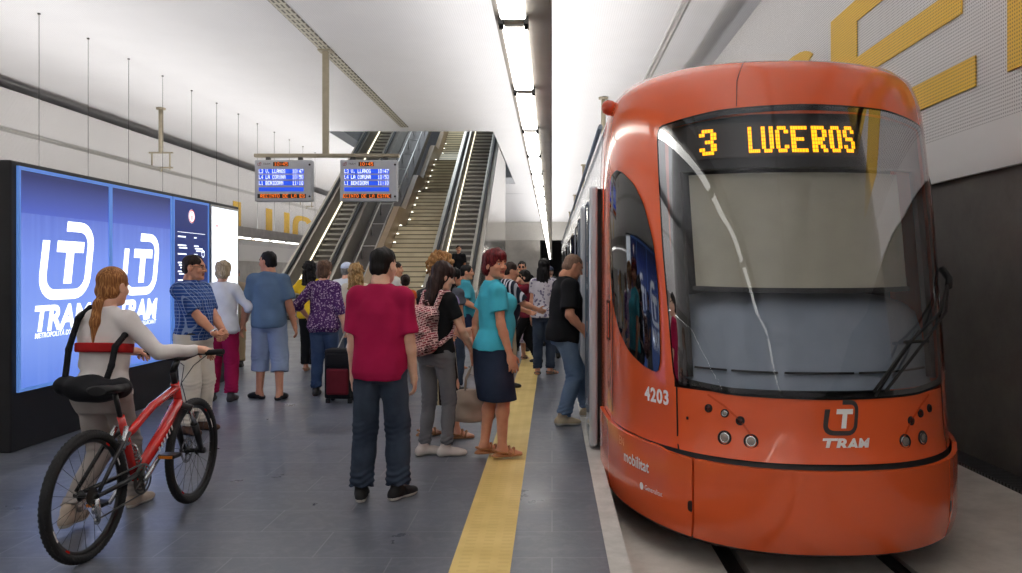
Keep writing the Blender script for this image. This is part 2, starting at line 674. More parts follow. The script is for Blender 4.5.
# big yellow station name on both walls: letters 3.9 m wide, 1.82 m tall, wide strokes and thin bars
def letter_polys(ch, w=3.9, h=1.82, s=0.97, t=0.29):
    m0, m1 = h / 2 - t / 2, h / 2 + t / 2
    ell = lambda rx, ry, a0, a1, n=10: [(w / 2 + rx * math.cos(R(a0 + (a1 - a0) * i / n)), h / 2 + ry * math.sin(R(a0 + (a1 - a0) * i / n))) for i in range(n + 1)]

    def rounded(a0, a1):
        def sq(a):
            c, s_ = math.cos(R(a)), math.sin(R(a))
            e = 0.62
            return math.copysign(abs(c) ** e, c), math.copysign(abs(s_) ** e, s_)
        N = 28
        q = []
        for i in range(N):
            A, B = a0 + (a1 - a0) * i / N, a0 + (a1 - a0) * (i + 1) / N
            (c1, s1), (c2, s2) = sq(A), sq(B)
            q.append([(w / 2 + w / 2 * c1, h / 2 + h / 2 * s1), (w / 2 + w / 2 * c2, h / 2 + h / 2 * s2),
                      (w / 2 + (w / 2 - s) * c2, h / 2 + (h / 2 - t) * s2), (w / 2 + (w / 2 - s) * c1, h / 2 + (h / 2 - t) * s1)])
        return q
    rect = lambda x0, x1, y0, y1: [(x0, y0), (x1, y0), (x1, y1), (x0, y1)]
    if ch == 'L':
        return [rect(0, s, 0, h), rect(s, w, 0, t)]
    if ch == 'E':
        return [rect(0, s, 0, h), rect(s, w, 0, t), rect(s, w - 0.25, m0, m1), rect(s, w, h - t, h)]
    if ch == 'U':
        return [rect(0, s, h / 2, h), rect(w - s, w, h / 2, h)] + rounded(-180, 0)
    if ch == 'C':
        return rounded(38, 322)
    if ch == 'O':
        return rounded(0, 360)
    if ch == 'R':
        return [rect(0, s, 0, h), rect(s, w * 0.72, h - t, h), rect(s, w * 0.72, m0, m1), rect(w - s, w, m0 + 0.1, h - 0.1), rect(w * 0.72, w - 0.15, h - t, h - 0.04),
                rect(w * 0.72, w - 0.15, m0, m1), [(w * 0.45, m0), (w * 0.45 + s, m0), (w, 0), (w - s, 0)]]
    if ch == 'S':
        return [rect(0.2, w, h - t, h), rect(0, s, m0 + 0.1, h - 0.1), rect(0.2, w - 0.2, m0, m1), rect(w - s, w, 0.1, m1 - 0.1), rect(0, w - 0.2, 0, t)]


def wall_letters(side):
    word = 'LUCEROS'
    for i, ch in enumerate(word):
        if side == 'right':
            # read with +Y on the left
            M = basis((XR - 0.012, 11.43 + (3 - i) * 4.43, 3.25), (0, -1, 0), (0, 0, 1))
            lab = {3: 'large yellow letter E painted high on the perforated wall', 4: 'yellow letter R cut by the upper right edge of the photo'}.get(i, 'large yellow letter ' + ch + ' on the perforated wall beside the tram')
        else:
            M = basis((XL + 0.012, 38.6 + i * 4.43, 3.12), (0, 1, 0), (0, 0, 1))
            lab = 'yellow letter ' + ch + ' on the far left wall beyond the lit panels'
        if (side == 'right' and i in (5, 6)) or (side == 'left' and i > 3):
            continue
        bm = BM()
        for p in letter_polys(ch):
            prism(bm, p, 'z', -0.006, 0.006)
        bmesh.ops.transform(bm, matrix=M, verts=bm.verts)
        tag(mesh_obj('wall_letter', bm, M_LETTER), lab, 'wall letter', 'yellow station name letters on the %s wall' % side)


wall_letters('right')
wall_letters('left')
# ------------------------------------------------------------------ tram
TCX, TYE, TP = 1.62, 6.6, 2.4
_zc = [-.16, -.08, 0, .38, .42, .8, 1.2, 1.8, 2.2, 2.55, 2.72, 2.84, 2.92, 2.975, 3.0]
_yc = [4.62, 4.58, 4.53, 4.53, 4.60, 4.66, 4.74, 4.89, 5.0, 5.1, 5.17, 5.25, 5.37, 5.58, 5.9]
_wc = [1.19, 1.2, 1.2, 1.2, 1.2, 1.2, 1.2, 1.2, 1.195, 1.185, 1.17, 1.135, 1.06, .92, .6]


def TS(t, z, off=0.0):
    """point of the nose surface; t = plan angle, z = height, off = outward offset"""
    def S(t, z):
        y0, w = float(np.interp(z, _zc, _yc)), float(np.interp(z, _zc, _wc))
        s, c = math.sin(t), math.cos(t)
        u = math.copysign(abs(s) ** (2 / TP), s)
        return Vector((TCX + w * u, y0 + (TYE - y0) * (1 - abs(c) ** (2 / TP)), z))
    p = S(t, z)
    if off:
        e = 1e-3
        a = S(min(t + e, 1.5707), z) - S(max(t - e, -1.5707), z)
        b = S(t, min(z + e, 3.0)) - S(t, max(z - e, -.16))
        n = a.cross(b)
        if n.length < 1e-9:
            n = Vector((0, -1, 0))
        n.normalize()
        if n.y > 0.3 or (n.dot(Vector((p.x - TCX, -1, 0.5))) < 0):
            n = -n
        p = p + n * off
    return p


def smooth_poly(pts, r=0.35, n=5):
    """round the corners of a polygon with short bezier arcs"""
    out = []
    N = len(pts)
    for i in range(N):
        a, p, b = Vector(pts[i - 1]), Vector(pts[i]), Vector(pts[(i + 1) % N])
        s, e = p.lerp(a, r), p.lerp(b, r)
        for k in range(n + 1):
            q = k / n
            out.append(tuple((s * (1 - q) ** 2 + p * 2 * q * (1 - q) + e * q * q)))
    return out


def cut_grid(bm, step_t, step_z):
    """slice a flat (t,z) mesh along grid lines so that it can follow the surface"""
    xs = [v.co.x for v in bm.verts]
    ys = [v.co.y for v in bm.verts]
    for ax, lo, hi, st in ((0, min(xs), max(xs), step_t), (1, min(ys), max(ys), step_z)):
        k = math.ceil(lo / st + 1e-6)
        while k * st < hi - 1e-6:
            co = [0, 0, 0]
            co[ax] = k * st
            no = [0, 0, 0]
            no[ax] = 1
            bmesh.ops.bisect_plane(bm, geom=bm.verts[:] + bm.edges[:] + bm.faces[:], plane_co=co, plane_no=no, dist=1e-7)
            k += 1


def patch(name, polys, m, parent, off=0.004, thick=0.006, st=0.06, sz=0.08, smooth=True, src=None, fmap=TS):
    """panel of the nose: polygons in (t,z) bent onto the surface"""
    bm = src if src is not None else polys_bm(polys)
    cut_grid(bm, st, sz)
    for v in bm.verts:
        v.co = fmap(v.co.x, v.co.y, off)
    bm.normal_update()
    if thick:
        bmesh.ops.recalc_face_normals(bm, faces=bm.faces[:])
        fs = bm.faces[:]
        c = Vector((TCX, 8, 1.2))
        if sum((f.calc_center_median() - c).dot(f.normal) * f.calc_area() for f in fs) < 0:
            bmesh.ops.reverse_faces(bm, faces=fs)
        r = bmesh.ops.extrude_face_region(bm, geom=fs)
        vs = [v for v in r['geom'] if isinstance(v, bmesh.types.BMVert)]
        bm.normal_update()
        nv = {v: v.normal.copy() for v in vs}
        for v in vs:
            v.co += nv[v] * thick
        bmesh.ops.recalc_face_normals(bm, faces=bm.faces[:])
    o = mesh_obj(name, bm, m, parent, False)
    if smooth:
        me = o.data
        me.polygons.foreach_set('use_smooth', [True] * len(me.polygons))
        try:
            me.set_sharp_from_angle(angle=R(40))
        except Exception:
            pass
    return o


def m_paint(name, c, rough=0.22):
    n = NT(name)
    n.set(rough, 0, 0.5, 0.6)
    nz = n.n('ShaderNodeTexNoise', i_Scale=1.5, i_Detail=3)
    n.l(n.coord(), nz.inputs['Vector'])
    c = lin(c)
    n.color(n.ramp(nz.outputs['Fac'], [(0.3, tuple(x * 0.96 for x in c[:3]) + (1,)), (0.7, c)]))
    return n.m


def m_glass(name, tint=(1, 1, 1), base=0.06, gain=1.0):
    n = NT(name)
    tr = n.n('ShaderNodeBsdfTransparent')
    tr.inputs[0].default_value = tint + (1,)
    gl = n.n('ShaderNodeBsdfGlossy')
    gl.inputs['Roughness'].default_value = 0.02
    gl.inputs['Color'].default_value = (0.95, 0.97, 1, 1)
    fr = n.n('ShaderNodeFresnel', i_IOR=1.5)
    nz = n.n('ShaderNodeTexNoise', i_Scale=2.0)
    f = n.math('ADD', n.math('MULTIPLY', fr.outputs[0], gain), n.math('MULTIPLY', nz.outputs['Fac'], base))
    mx = n.n('ShaderNodeMixShader')
    n.l(f, mx.inputs[0])
    n.l(tr.outputs[0], mx.inputs[1])
    n.l(gl.outputs[0], mx.inputs[2])
    n.l(mx.outputs[0], n.out.inputs['Surface'])
    return n.m


M_OR = m_paint('orange_paint', (226, 94, 46))
M_GLOSSBLK = mat('gloss_black', (12, 12, 14), 0.06, 0, 0.6)
M_RUB = mat('black_rubber', (16, 16, 17), 0.7)
M_SEAM = mat('panel_gap', (30, 14, 8), 0.8)
M_SILVER = mat('silver_vehicle_paint', (206, 210, 216), 0.2, 0.35, coat=0.5, var=0.04)
M_DKGLASS = mat('dark_tinted_glass', (14, 17, 20), 0.04, 0, 0.6)
M_WRITE = mat('white_lettering', (238, 234, 230), 0.5, var=0.02)
M_LOGODK = mat('dark_grey_lettering', (62, 54, 54), 0.5, var=0.03)
M_ROOF = mat('tram_roof_grey', (170, 172, 174), 0.5)
M_LEDON = emit('amber_led', (255, 168, 10), 2.2)

tram = root('tram', (0, 0, 0), 'orange and white tram with lit destination display standing at the platform', 'tram')
HP = PI / 2

# nose shell with the openings for windscreen left out
WS = [(-.80, 2.49), (-.4, 2.55), (0, 2.57), (.4, 2.55), (.80, 2.49), (.77, 1.65), (.715, .80), (.4, .765), (0, .755), (-.4, .765), (-.715, .80), (-.77, 1.65)]
b = BM()
ts = [-HP + PI * i / 180 for i in range(181)]
zs = [.40, .5, .6, .7, .76, .775] + [.775 + (2.60 - .775) * i / 20 for i in range(1, 21)] + [2.68, 2.74, 2.8, 2.84, 2.88, 2.91, 2.935, 2.955, 2.97, 2.98, 2.99, 3.0]
G = [[b.verts.new(TS(t, z)) for t in ts] for z in zs]
for j in range(len(zs) - 1):
    for i in range(180):
        tm, zm = (ts[i] + ts[i + 1]) / 2, (zs[j] + zs[j + 1]) / 2
        if abs(tm) < .715 and .78 < zm < 2.47:
            continue
        b.faces.new((G[j][i], G[j][i + 1], G[j + 1][i + 1], G[j + 1][i])).smooth = True
top = [TS(t, 3.0) for t in ts]
f = b.faces.new(G[-1])
# straight flanks of the cab behind the nose, as far as the first door
sec = [(_w, _z) for _w, _z in zip(_wc, _zc) if _z >= .42]
L0 = [b.verts.new((TCX - w, TYE, z)) for w, z in sec]
shell = mesh_obj('cab_shell', b, M_OR, tram)

# lower bumper, three pieces with gaps
def bump_fmap(t, z, off):
    return TS(t, z, off + .035)

tb = .60
patch('bumper_front', [[(-tb + .006, -.10), (tb - .006, -.10), (tb - .006, .375), (-tb + .006, .375)]], M_OR, tram, 0, -.03, fmap=bump_fmap)
patch('bumper_side', [[(-1.52, -.06), (-1.2, -.085), (-tb - .006, -.10), (-tb - .006, .375), (-1.2, .39), (-1.52, .42)]], M_OR, tram, 0, -.03, fmap=bump_fmap)
patch('bumper_side', [[(1.52, -.06), (1.2, -.085), (tb + .006, -.10), (tb + .006, .375), (1.2, .39), (1.52, .42)]], M_OR, tram, 0, -.03, fmap=bump_fmap)
# dark underskirt
patch('underskirt', [[(-1.52, -.155), (1.52, -.155), (1.52, .42), (-1.52, .42)]], M_BLACK, tram, -.012, -.02)
b = BM()
box(b, .75, 2.49, 5.6, 36, -.26, -.02)
box(b, .47, 2.77, 7.0, 36, -.2, .05)
mesh_obj('underframe', b, M_BLACK, tram)
# tow handles in the bumper gap
for s in (-1, 1):
    patch('bumper_catch', [smooth_poly([(s * .604, .05), (s * .604, .125), (s * .628, .115), (s * .628, .06)], .3, 3)], M_SEAM, tram, .036, .002, fmap=TS)

# windscreen: black printed border, glass, blind, dashboard, dark cab
_o = smooth_poly(WS, .12, 4)
_i = smooth_poly([(x * .93, 1.66 + (z - 1.66) * .955) for x, z in WS], .12, 4)
ring = polys_bm([[_o[k - 1], _o[k], _i[k], _i[k - 1]] for k in range(len(_o))])
bmesh.ops.remove_doubles(ring, verts=ring.verts, dist=1e-6)
patch('windscreen_border', None, M_GLOSSBLK, tram, .004, .004, src=ring)
wsin = [(x * .955, .755 + (z - .755) * .97 + .03) for x, z in WS]
patch('windscreen', [smooth_poly([(x * .985, 1.66 + (z - 1.66) * .985) for x, z in WS], .12, 4)], m_glass('windscreen_glass', (.84, .86, .88), .03, .5), tram, .010, 0, .04, .06)
# black band behind the display and display itself
patch('display_housing', [[(-.76, 2.17), (.76, 2.17), (.77, 2.47), (0, 2.545), (-.77, 2.47)]], M_BLACK, tram, -.03, -.04)
disp = patch('destination_display', [[(-.60, 2.235), (.60, 2.235), (.60, 2.465), (-.60, 2.465)]], mat('display_face', (46, 40, 38), 0.5), tram, -.022, .002)
# dot matrix '3   LUCEROS' in the surface coordinates of the display
for nm, s, t0, cell, pt_t in (('route_number', '3', -.522, 7, .0170), ('route_name', 'LUCEROS', -.252, 7, .0093)):
    dots = [[(t0 + x * pt_t, 2.258 + y * .0250) for x, y in q] for q in dot_text(s, 1.0, cell, True, .9)]
    patch(nm, dots, M_LEDON, disp, -.016, 0, 9, 9, False)
patch('roller_blind', [[(-.62, 1.42), (.56, 1.42), (.57, 2.16), (-.64, 2.16)]], mat('blind_cloth', (176, 170, 152), 0.9, var=0.04, bump=0.1), tram, -.10, -.004)
patch('blind_rail', [[(-.64, 1.395), (.58, 1.395), (.58, 1.425), (-.64, 1.425)]], M_BLACK, tram, -.10, .006)
for s in (-1, 1):
    patch('cab_pillar', [[(s * .635, .85), (s * .72, .83), (s * .80, 2.47), (s * .665, 2.47)]], M_BLACK, tram, -.03, -.03)
# dashboard: curved top sloping up into the cab
b = BM()
N = 20
rows = []
for k, (zz, back) in enumerate(((.80, .05), (.86, .07), (1.0, .10), (1.14, .14), (1.24, .20), (1.28, .32), (1.29, .9))):
    row = []
    for i in range(N + 1):
        t = -.66 + 1.32 * i / N
        p = TS(t, min(zz, 1.28))
        crown = .10 * (1 - (t / .66) ** 2) if k >= 3 else 0
        row.append(b.verts.new((TCX + (p.x - TCX) * .97, p.y + back, zz + crown * min(1, (k - 2) / 3))))
    rows.append(row)
for A, B in zip(rows, rows[1:]):
    for i in range(N):
        b.faces.new((A[i], A[i + 1], B[i + 1], B[i])).smooth = True
mesh_obj('dashboard', b, mat('dashboard_grey', (138, 146, 158), 0.7, var=0.04), tram)
for t0, t1 in ((-.62, -.44), (-.41, -.18), (-.15, .1), (.13, .36), (.39, .6)):
    patch('dashboard_vent', [[(t0, .905), (t1, .905), (t1, .917), (t0, .917)]], M_BLACK, tram, -.05, -.02)
b = BM()
box(b, .64, 2.6, 6.15, 6.2, .5, 2.6)
mesh_obj('cab_bulkhead', b, mat('cab_dark', (40, 42, 46), 0.7), tram)

# cab side windows
SW = [(-1.335, 2.22), (-1.22, 2.26), (-1.134, 2.226), (-1.0, 2.12), (-.908, 1.96), (-.835, 1.70), (-.805, 1.40), (-.80, .84), (-.93, .87), (-1.073, .95), (-1.19, 1.08), (-1.283, 1.27), (-1.335, 1.5)]
for s in (-1, 1):
    poly = [(-s * t, z) for t, z in SW]
    patch('cab_side_window', [smooth_poly(poly, .3, 3)], M_DKGLASS, tram, .006, .004, .03, .05)
# seams, and body creases whose shading is painted as darker orange strips
M_CREASE_SHADE = m_paint('orange_crease_shade', (206, 74, 30))


def seam(pts, w=.008, off=.002, m=None):
    patch('panel_seam', stroke2d(pts, w), m or M_SEAM, tram, off, .002, .03, .05)

for s in (-1, 1):
    seam([(s * .70, .79), (s * .70, .40)], .008)
    seam([(s * x, z) for x, z in ((.52, .755), (.44, .70), (.36, .62), (.30, .52), (.27, .43))], .010, .004, M_CREASE_SHADE)
    seam([(s * 1.31, .46), (s * 1.31, 1.3)], .006)
seam([(-.30, 2.57), (-.29, 2.75), (-.25, 2.9), (-.22, 2.97)], .004, .001)
# lamp clusters: three small lamps on a diagonal and two round headlamps
M_LAMPRED = mat('dark_red_lens', (74, 22, 16), 0.15, coat=0.5)
M_LAMPCLR = mat('clear_lens', (150, 140, 132), 0.1, 0.4, coat=0.6)
M_CHROME = mat('chrome', (215, 215, 215), 0.08, 1.0)


def lamp(name, t, z, r, lens):
    p = TS(t, z, .0)
    q = TS(t, z, .05)
    n = (q - p).normalized()
    x = Vector((0, 0, 1)).cross(n).normalized()
    M = basis(p, x, n.cross(x))
    b = BM()
    lathe(b, [(r * 1.28, -.01), (r * 1.28, .004), (r * 1.12, .009), (r * 1.0, .004), (r * 1.0, -.01)], 24, M)
    o = mesh_obj(name, b, M_SEAM, tram)
    b = BM()
    lathe(b, [(r, -.004), (r * .9, .004), (r * .5, .009), (0, .011)], 24, M)
    mesh_obj('lens', b, lens, o)
    b = BM()
    lathe(b, [(r * .98, .002), (r * .8, .010), (r * .66, .006)], 24, M)
    mesh_obj('reflector', b, M_CHROME if lens is M_LAMPCLR else M_SEAM, o)


for s in (-1, 1):
    lamp('indicator_lamp', s * .519, .673, .020, M_LAMPRED)
    lamp('indicator_lamp', s * .436, .654, .020, M_LAMPCLR if s < 0 else M_LAMPRED)
    lamp('indicator_lamp', s * .362, .619, .021, M_LAMPRED)
    lamp('headlight', s * .441, .511, .034, M_LAMPCLR)
    lamp('headlight', s * .315, .506, .034, M_LAMPCLR)
b = BM()
# keyhole
patch('keyhole', [smooth_poly([(-.645, .585), (-.632, .585), (-.632, .605), (-.645, .605)], .4, 3)], M_SEAM, tram, .002, .002)


# lettering on the nose: scale (metres -> t) from the local arc length
def decal(name, bm, t0, z0, m, off=.004, parent=tram):
    e = .01
    k = 2 * e / (TS(t0 + e, z0) - TS(t0 - e, z0)).length
    for v in bm.verts:
        v.co = (t0 + v.co.x * k, z0 + v.co.y, 0)
    return patch(name, None, m, parent, off, 0, .05, .05, False, src=bm)


decal('fleet_number', text_bm('4203', .122, .0045, 0, 'CENTER', 1.12, 1.0), -.84, .655, M_WRITE)
LG = .20
b = BM()
merge(b, polys_bm(shear2(emblem_ring(), .16, LG * .95, LG)))
decal('logo_ring', b, -.028, .555, M_LOGODK)
decal('logo_letter', polys_bm(shear2(emblem_tee(), .16, LG * .95, LG)), -.028, .555, M_WRITE)
decal('logo_name', text_bm('TRAM', .085, .0035, .2, 'CENTER', 1.0, 1.15), .045, .478, M_WRITE)
decal('logo_line', text_bm("METROPOLITÀ D'ALACANT", .0185, .0004, .2, 'CENTER', 1.0, 1.0), .04, .455, M_WRITE)
def bdecal(name, bm, t0, z0, m):
    e = .01
    k = 2 * e / (TS(t0 + e, z0) - TS(t0 - e, z0)).length
    for v in bm.verts:
        v.co = (t0 + v.co.x * k, z0 + v.co.y, 0)
    return patch(name, None, m, tram, .039, 0, .05, .05, False, src=bm)
bdecal('slogan', text_bm('mobilitat', .105, .002), -.985, .205, M_WRITE)
bdecal('slogan_line', text_bm('EN', .085, -.001), -1.12, .30, mat('pale_orange_lettering', (236, 150, 110), 0.5))
b = BM()
lathe(b, [(0.0, 0), (.024, 0)], 16)
merge(b, text_bm('Generalitat', .045, 0, 0, 'LEFT'), Matrix.Translation((.04, -.012, 0)))
bdecal('sponsor_mark', b, -.93, .10, M_WRITE)

# wiper: double arm from the right edge to the foot of the glass
wp = root('wiper')
wp.parent = tram
for dt in (0, .055):
    b = BM()
    tube(b, [TS(.865 + dt * .3, 1.42, .06), TS(.60 + dt * 1.5, 1.24, .07), TS(.335 + dt * 1.9, 1.07, .06), TS(.15 + dt, .80, .03)], .010, 6)
    mesh_obj('wiper_arm', b, M_RUB, wp)
b = BM()
tube(b, [TS(.93, 1.52, .03), TS(.90, 1.45, .07), TS(.85, 1.40, .065)], .024, 8)
mesh_obj('wiper_pivot', b, M_RUB, wp)
b = BM()
tube(b, [TS(.31, 1.075, .06), TS(.47, 1.075, .06)], .011, 6)
mesh_obj('wiper_bracket', b, M_RUB, wp)
b = BM()
tube(b, [TS(.45, 1.14, .025), TS(.30, .98, .02), TS(.16, .775, .018)], .008, 6)
mesh_obj('wiper_blade', b, M_RUB, wp)

# roof lamp on the left shoulder
b = BM()
c = Vector((TCX - 1.13, 6.35, 2.79))
lathe(b, [(0, -.02), (.05, -.01), (.062, .03), (.055, .07), (.03, .095), (0, .1)], 16, Matrix.Translation(c + Vector((0, .0, 0))) @ Matrix.Rotation(R(-70), 4, 'Y'))
mesh_obj('marker_lamp', b, mat('marker_orange', (190, 66, 30), 0.35, coat=0.3), tram)

# ---- straight body behind the cab
def body_section(b, y0, y1, m):
    pts = [(-1.2, .05), (-1.2, 2.2)] + [(-w, z) for w, z in zip(_wc, _zc) if z > 2.2]
    pts = pts + [(-x, z) for x, z in pts[::-1]]
    prism(b, [(TCX + x, z) for x, z in pts], 'y', y0, y1)

LEN = 36.0
b = BM()
body_section(b, TYE - .02, 6.95, M_OR)
mesh_obj('cab_flank', b, M_OR, tram)
b = BM()
body_section(b, 7.0, 7.35, 0)
body_section(b, 8.85, LEN, 0)
# over and beside the open doorway
pts = [(-1.2, 2.22)] + [(-w, z) for w, z in zip(_wc, _zc) if z > 2.2]
pts = pts + [(-x, z) for x, z in pts[::-1]]
prism(b, [(TCX + x, z) for x, z in pts], 'y', 7.35, 8.85)
box(b, TCX + .5, TCX + 1.2, 7.35, 8.85, .05, 2.22)
box(b, TCX - 1.2, TCX + .6, 7.35, 8.85, .0, .03)
mesh_obj('body', b, M_SILVER, tram)
b = BM()
box(b, TCX - 1.06, TCX - 1.02, 6.95, 7.0, .05, 2.8)
body_section(b, 6.94, 7.01, 0)
mesh_obj('body_joint', b, M_RUB, tram)
# blue-white livery skirt and roof edge rail
b = BM()
tube(b, [(TCX - 1.19, 7.1, 2.79), (TCX - 1.19, LEN, 2.79)], .022, 6)
mesh_obj('roof_rail', b, mat('rail_bluegrey', (150, 160, 174), 0.4, 0.2), tram)
# side windows and doors along the platform side
yw = [9.1, 10.7, 12.3, 15.3, 17.0, 18.6, 21.6, 23.2, 26.2, 27.8, 30.8, 32.4]
for y in yw:
    b = BM()
    box(b, TCX - 1.212, TCX - 1.19, y, y + 1.4, .95, 2.25, .03)
    mesh_obj('side_window', b, M_DKGLASS, tram)
for y in (13.85, 20.15, 24.75, 29.35):
    d = root('door')
    d.parent = tram
    for k in (0, 1):
        b = BM()
        box(b, TCX - 1.225, TCX - 1.19, y + k * .66, y + k * .66 + .62, .05, 2.25, .02)
        mesh_obj('door_leaf', b, M_SILVER, d)
        b = BM()
        box(b, TCX - 1.232, TCX - 1.22, y + .08 + k * .66, y + k * .66 + .54, .35, 2.15, .03)
        mesh_obj('door_glass', b, M_DKGLASS, d)
# open doorway: leaves slid outwards along the flank
for y0, y1 in ((6.72, 7.36), (8.84, 9.5)):
    d = root('sliding_door')
    d.parent = tram
    b = BM()
    box(b, TCX - 1.305, TCX - 1.235, y0, y1, .03, 2.22, .02)
    mesh_obj('door_leaf', b, M_SILVER, d)
    b = BM()
    box(b, TCX - 1.312, TCX - 1.29, y0 + .09, y1 - .09, .3, 2.1, .03)
    mesh_obj('door_glass', b, mat('pale_tinted_glass', (96, 104, 116), 0.05, 0, 0.8), d)
    b = BM()
    box(b, TCX - 1.234, TCX - 1.203, y0 + .02, y1 - .02, .1, 2.2)
    mesh_obj('door_seal', b, M_RUB, d)
# interior seen through the doorway
b = BM()
box(b, TCX + .45, TCX + .5, 7.35, 8.85, .03, 2.2)
mesh_obj('interior_panel', b, mat('tram_interior', (120, 116, 108), 0.6), tram)
# door button on the cab flank
patch('handle_recess', [[(-1.43, .98), (-1.36, .98), (-1.36, 1.28), (-1.43, 1.28)]], M_SEAM, tram, .002, .003)
patch('grab_plate', [[(-1.415, 1.0), (-1.375, 1.0), (-1.375, 1.26), (-1.415, 1.26)]], M_OR, tram, .004, .004)
# roof gear
b = BM()
box(b, TCX - .7, TCX + .7, 8.5, 12, 2.98, 3.18, .05)
box(b, TCX - .7, TCX + .7, 13, 18, 2.98, 3.22, .05)
box(b, TCX - .7, TCX + .7, 22, 30, 2.98, 3.2, .05)
mesh_obj('roof_equipment', b, M_ROOF, tram)

# overhead conductor rails above both tracks, hung from the ceiling on beige posts
for cx, lab, zz in ((1.62, 'metal overhead conductor rail above the orange tram', 4.78), (-13.1, 'metal overhead conductor rail high along the left wall', 4.95)):
    cr = root('conductor_rail', (cx, 0, zz), lab, 'overhead rail', 'overhead conductor rails')
    b = BM()
    box(b, -.05, .05, -7.9, 87.9, -.02, .03)
    box(b, -.012, .012, -7.9, 87.9, -.09, -.02)
    mesh_obj('rail_profile', b, M_STEEL, cr)
    for y in (9.3, 25.2, 41, 57, 73):
        if cx < 0:
            y += 1.6
        b = BM()
        zt = CEIL - zz - .001
        zb = .05 if cx > 0 else .55
        tube(b, [(0, y, zb), (0, y, zt)], .075, 10)
        lathe(b, [(.075, zt - .06), (.15, zt - .06), (.15, zt), (0, zt)], 12, Matrix.Translation((0, y, 0)))
        h = mesh_obj('hanger_post', b, M_BEIGE, cr)
        if cx < 0:
            b = BM()
            for z in (.02, .52):
                box(b, -.40, .40, y - .03, y + .03, z, z + .05)
            for x in (-.3, .3):
                box(b, x - .02, x + .02, y - .02, y + .02, -.02, .55)
            lathe(b, [(0, -.1), (.06, -.08), (.06, .02)], 10, Matrix.Translation((0, y, 0)))
            mesh_obj('hanger_frame', b, M_BEIGE, h)
# ------------------------------------------------------------------ lamp rows
M_TUBE = emit('lamp_diffuser', (255, 252, 244), 7.0)
M_TRAY = mat('satin_tray_metal', (158, 152, 147), 0.35, 0.15, var=0.12, vs=3)


def trough(name, x0, x1, z0, z1, label):
    r_ = root(name, (0, 0, 0), label, 'lamp trough')
    b = BM()
    box(b, x0, x1, YB, YF - .1, z0, z0 + .02)
    mesh_obj('trough_floor', b, M_TRAY, r_)
    for x in (x0, x1 - .012):
        b = BM()
        box(b, x, x + .012, YB, YF - .1, z0 + .02, z1)
        mesh_obj('trough_side', b, M_TRAY, r_)
    return r_


trough('lamp_trough', -.30, 0.0, 2.84, 3.02, 'long metal lamp trough hung above the platform edge')
trough('lamp_trough', -11.0, -10.6, 2.72, 3.06, 'long metal lamp trough hung before the far left wall')


def lamp_unit(x0, x1, z, y):
    r_ = root('strip_lamp', ((x0 + x1) / 2, y, z))
    w = (x1 - x0) / 2
    b = BM()
    box(b, -w, w, .07, 1.53, 0, .04, .012)
    mesh_obj('diffuser', b, M_TUBE, r_)
    for y0 in (0.0, 1.53):
        b = BM()
        box(b, -w * .8, w * .8, y0, y0 + .07, .005, .035, .006)
        mesh_obj('end_socket', b, M_STEEL, r_)
        for s in (-1, 1):
            b = BM()
            box(b, s * w - .012, s * w + .012, y0 + .02, y0 + .05, -.012, .03)
            mesh_obj('clip', b, M_RUB, r_)
    return r_


u0 = None
for k in range(-6, 48):
    y = 4.2 + 1.6 * k
    if u0 is None:
        u0 = lamp_unit(-.268, -.135, 2.80, y)
        u = u0
    else:
        u = dup(u0)
        u.location = (u0.location.x, y, 2.80)
    tag(u, 'white strip lamp in the lit row above the platform edge', 'strip lamp', 'strip lamps above the platform edge')
for k in range(7):
    u = dup(u0)
    u.location = (-10.9, 27.3 + 1.8 * k, 2.68)
    tag(u, 'white strip lamp in the row before the far left wall', 'strip lamp', 'strip lamps before the left wall')
for k in range(12):
    b = BM()
    tube(b, [(-10.9, 17.0 + 1.8 * k, 3.04), (-10.9, 17.0 + 1.8 * k, CEIL - .002)], .006, 5)
    tube(b, [(-10.9, 17.0 + 1.8 * k, CEIL - .03), (-10.9, 17.0 + 1.8 * k, CEIL - .002)], .03, 8)
    tag(mesh_obj('suspension_wire', b, M_DKSTEEL), 'thin vertical suspension wire hanging from the ceiling above the lit panels', 'wire', 'suspension wires in a row')

# ceiling grille strip
n_ = NT('slotted_grille')
n_.set(.5, .2)
x, y, z = n_.sep(n_.coord())
fx = n_.math('PINGPONG', n_.math('MULTIPLY', x, 20), 1)
fy = n_.math('PINGPONG', n_.math('MULTIPLY', y, 6), 1)
g = n_.math('MULTIPLY', n_.math('GREATER_THAN', fx, .55), n_.math('GREATER_THAN', fy, .3))
n_.color(n_.mix(g, lin((196, 190, 172)), lin((96, 92, 80))))
b = BM()
box(b, -5.74, -5.44, YB, 30.3, CEIL - .02, CEIL + .02)
tag(mesh_obj('ceiling_grille', b, n_.m), 'long beige slotted grille strip in the white ceiling', 'grille')

# ------------------------------------------------------------------ passenger information displays on one hanger
M_DGREY = mat('display_casing', (196, 198, 204), 0.45, 0.1, var=0.03)
M_DBLUE = emit('display_blue', (34, 78, 214), 0.9)
M_DWHT = emit('display_white', (240, 246, 255), 1.6)
M_DAMB = emit('display_amber', (255, 120, 26), 1.3)
M_DBLK = mat('display_black', (26, 18, 14), 0.5)
SY = 19.8
hg = root('display_hanger', (-5.6, SY, 4.37), 'beige hanger pole with crossbar carrying two departure displays', 'hanger')
b = BM()
box(b, -.07, .07, -.07, .07, .05, CEIL - 4.37 - .021, .012)
mesh_obj('pole', b, M_BEIGE, hg)
b = BM()
box(b, -1.75, 1.82, -.09, .09, -.035, .05, .012)
mesh_obj('crossbar', b, M_BEIGE, hg)
b = BM()
box(b, -.16, .16, -.16, .16, CEIL - 4.37 - .05, CEIL - 4.37 - .021)
mesh_obj('ceiling_plate', b, M_BEIGE, hg)


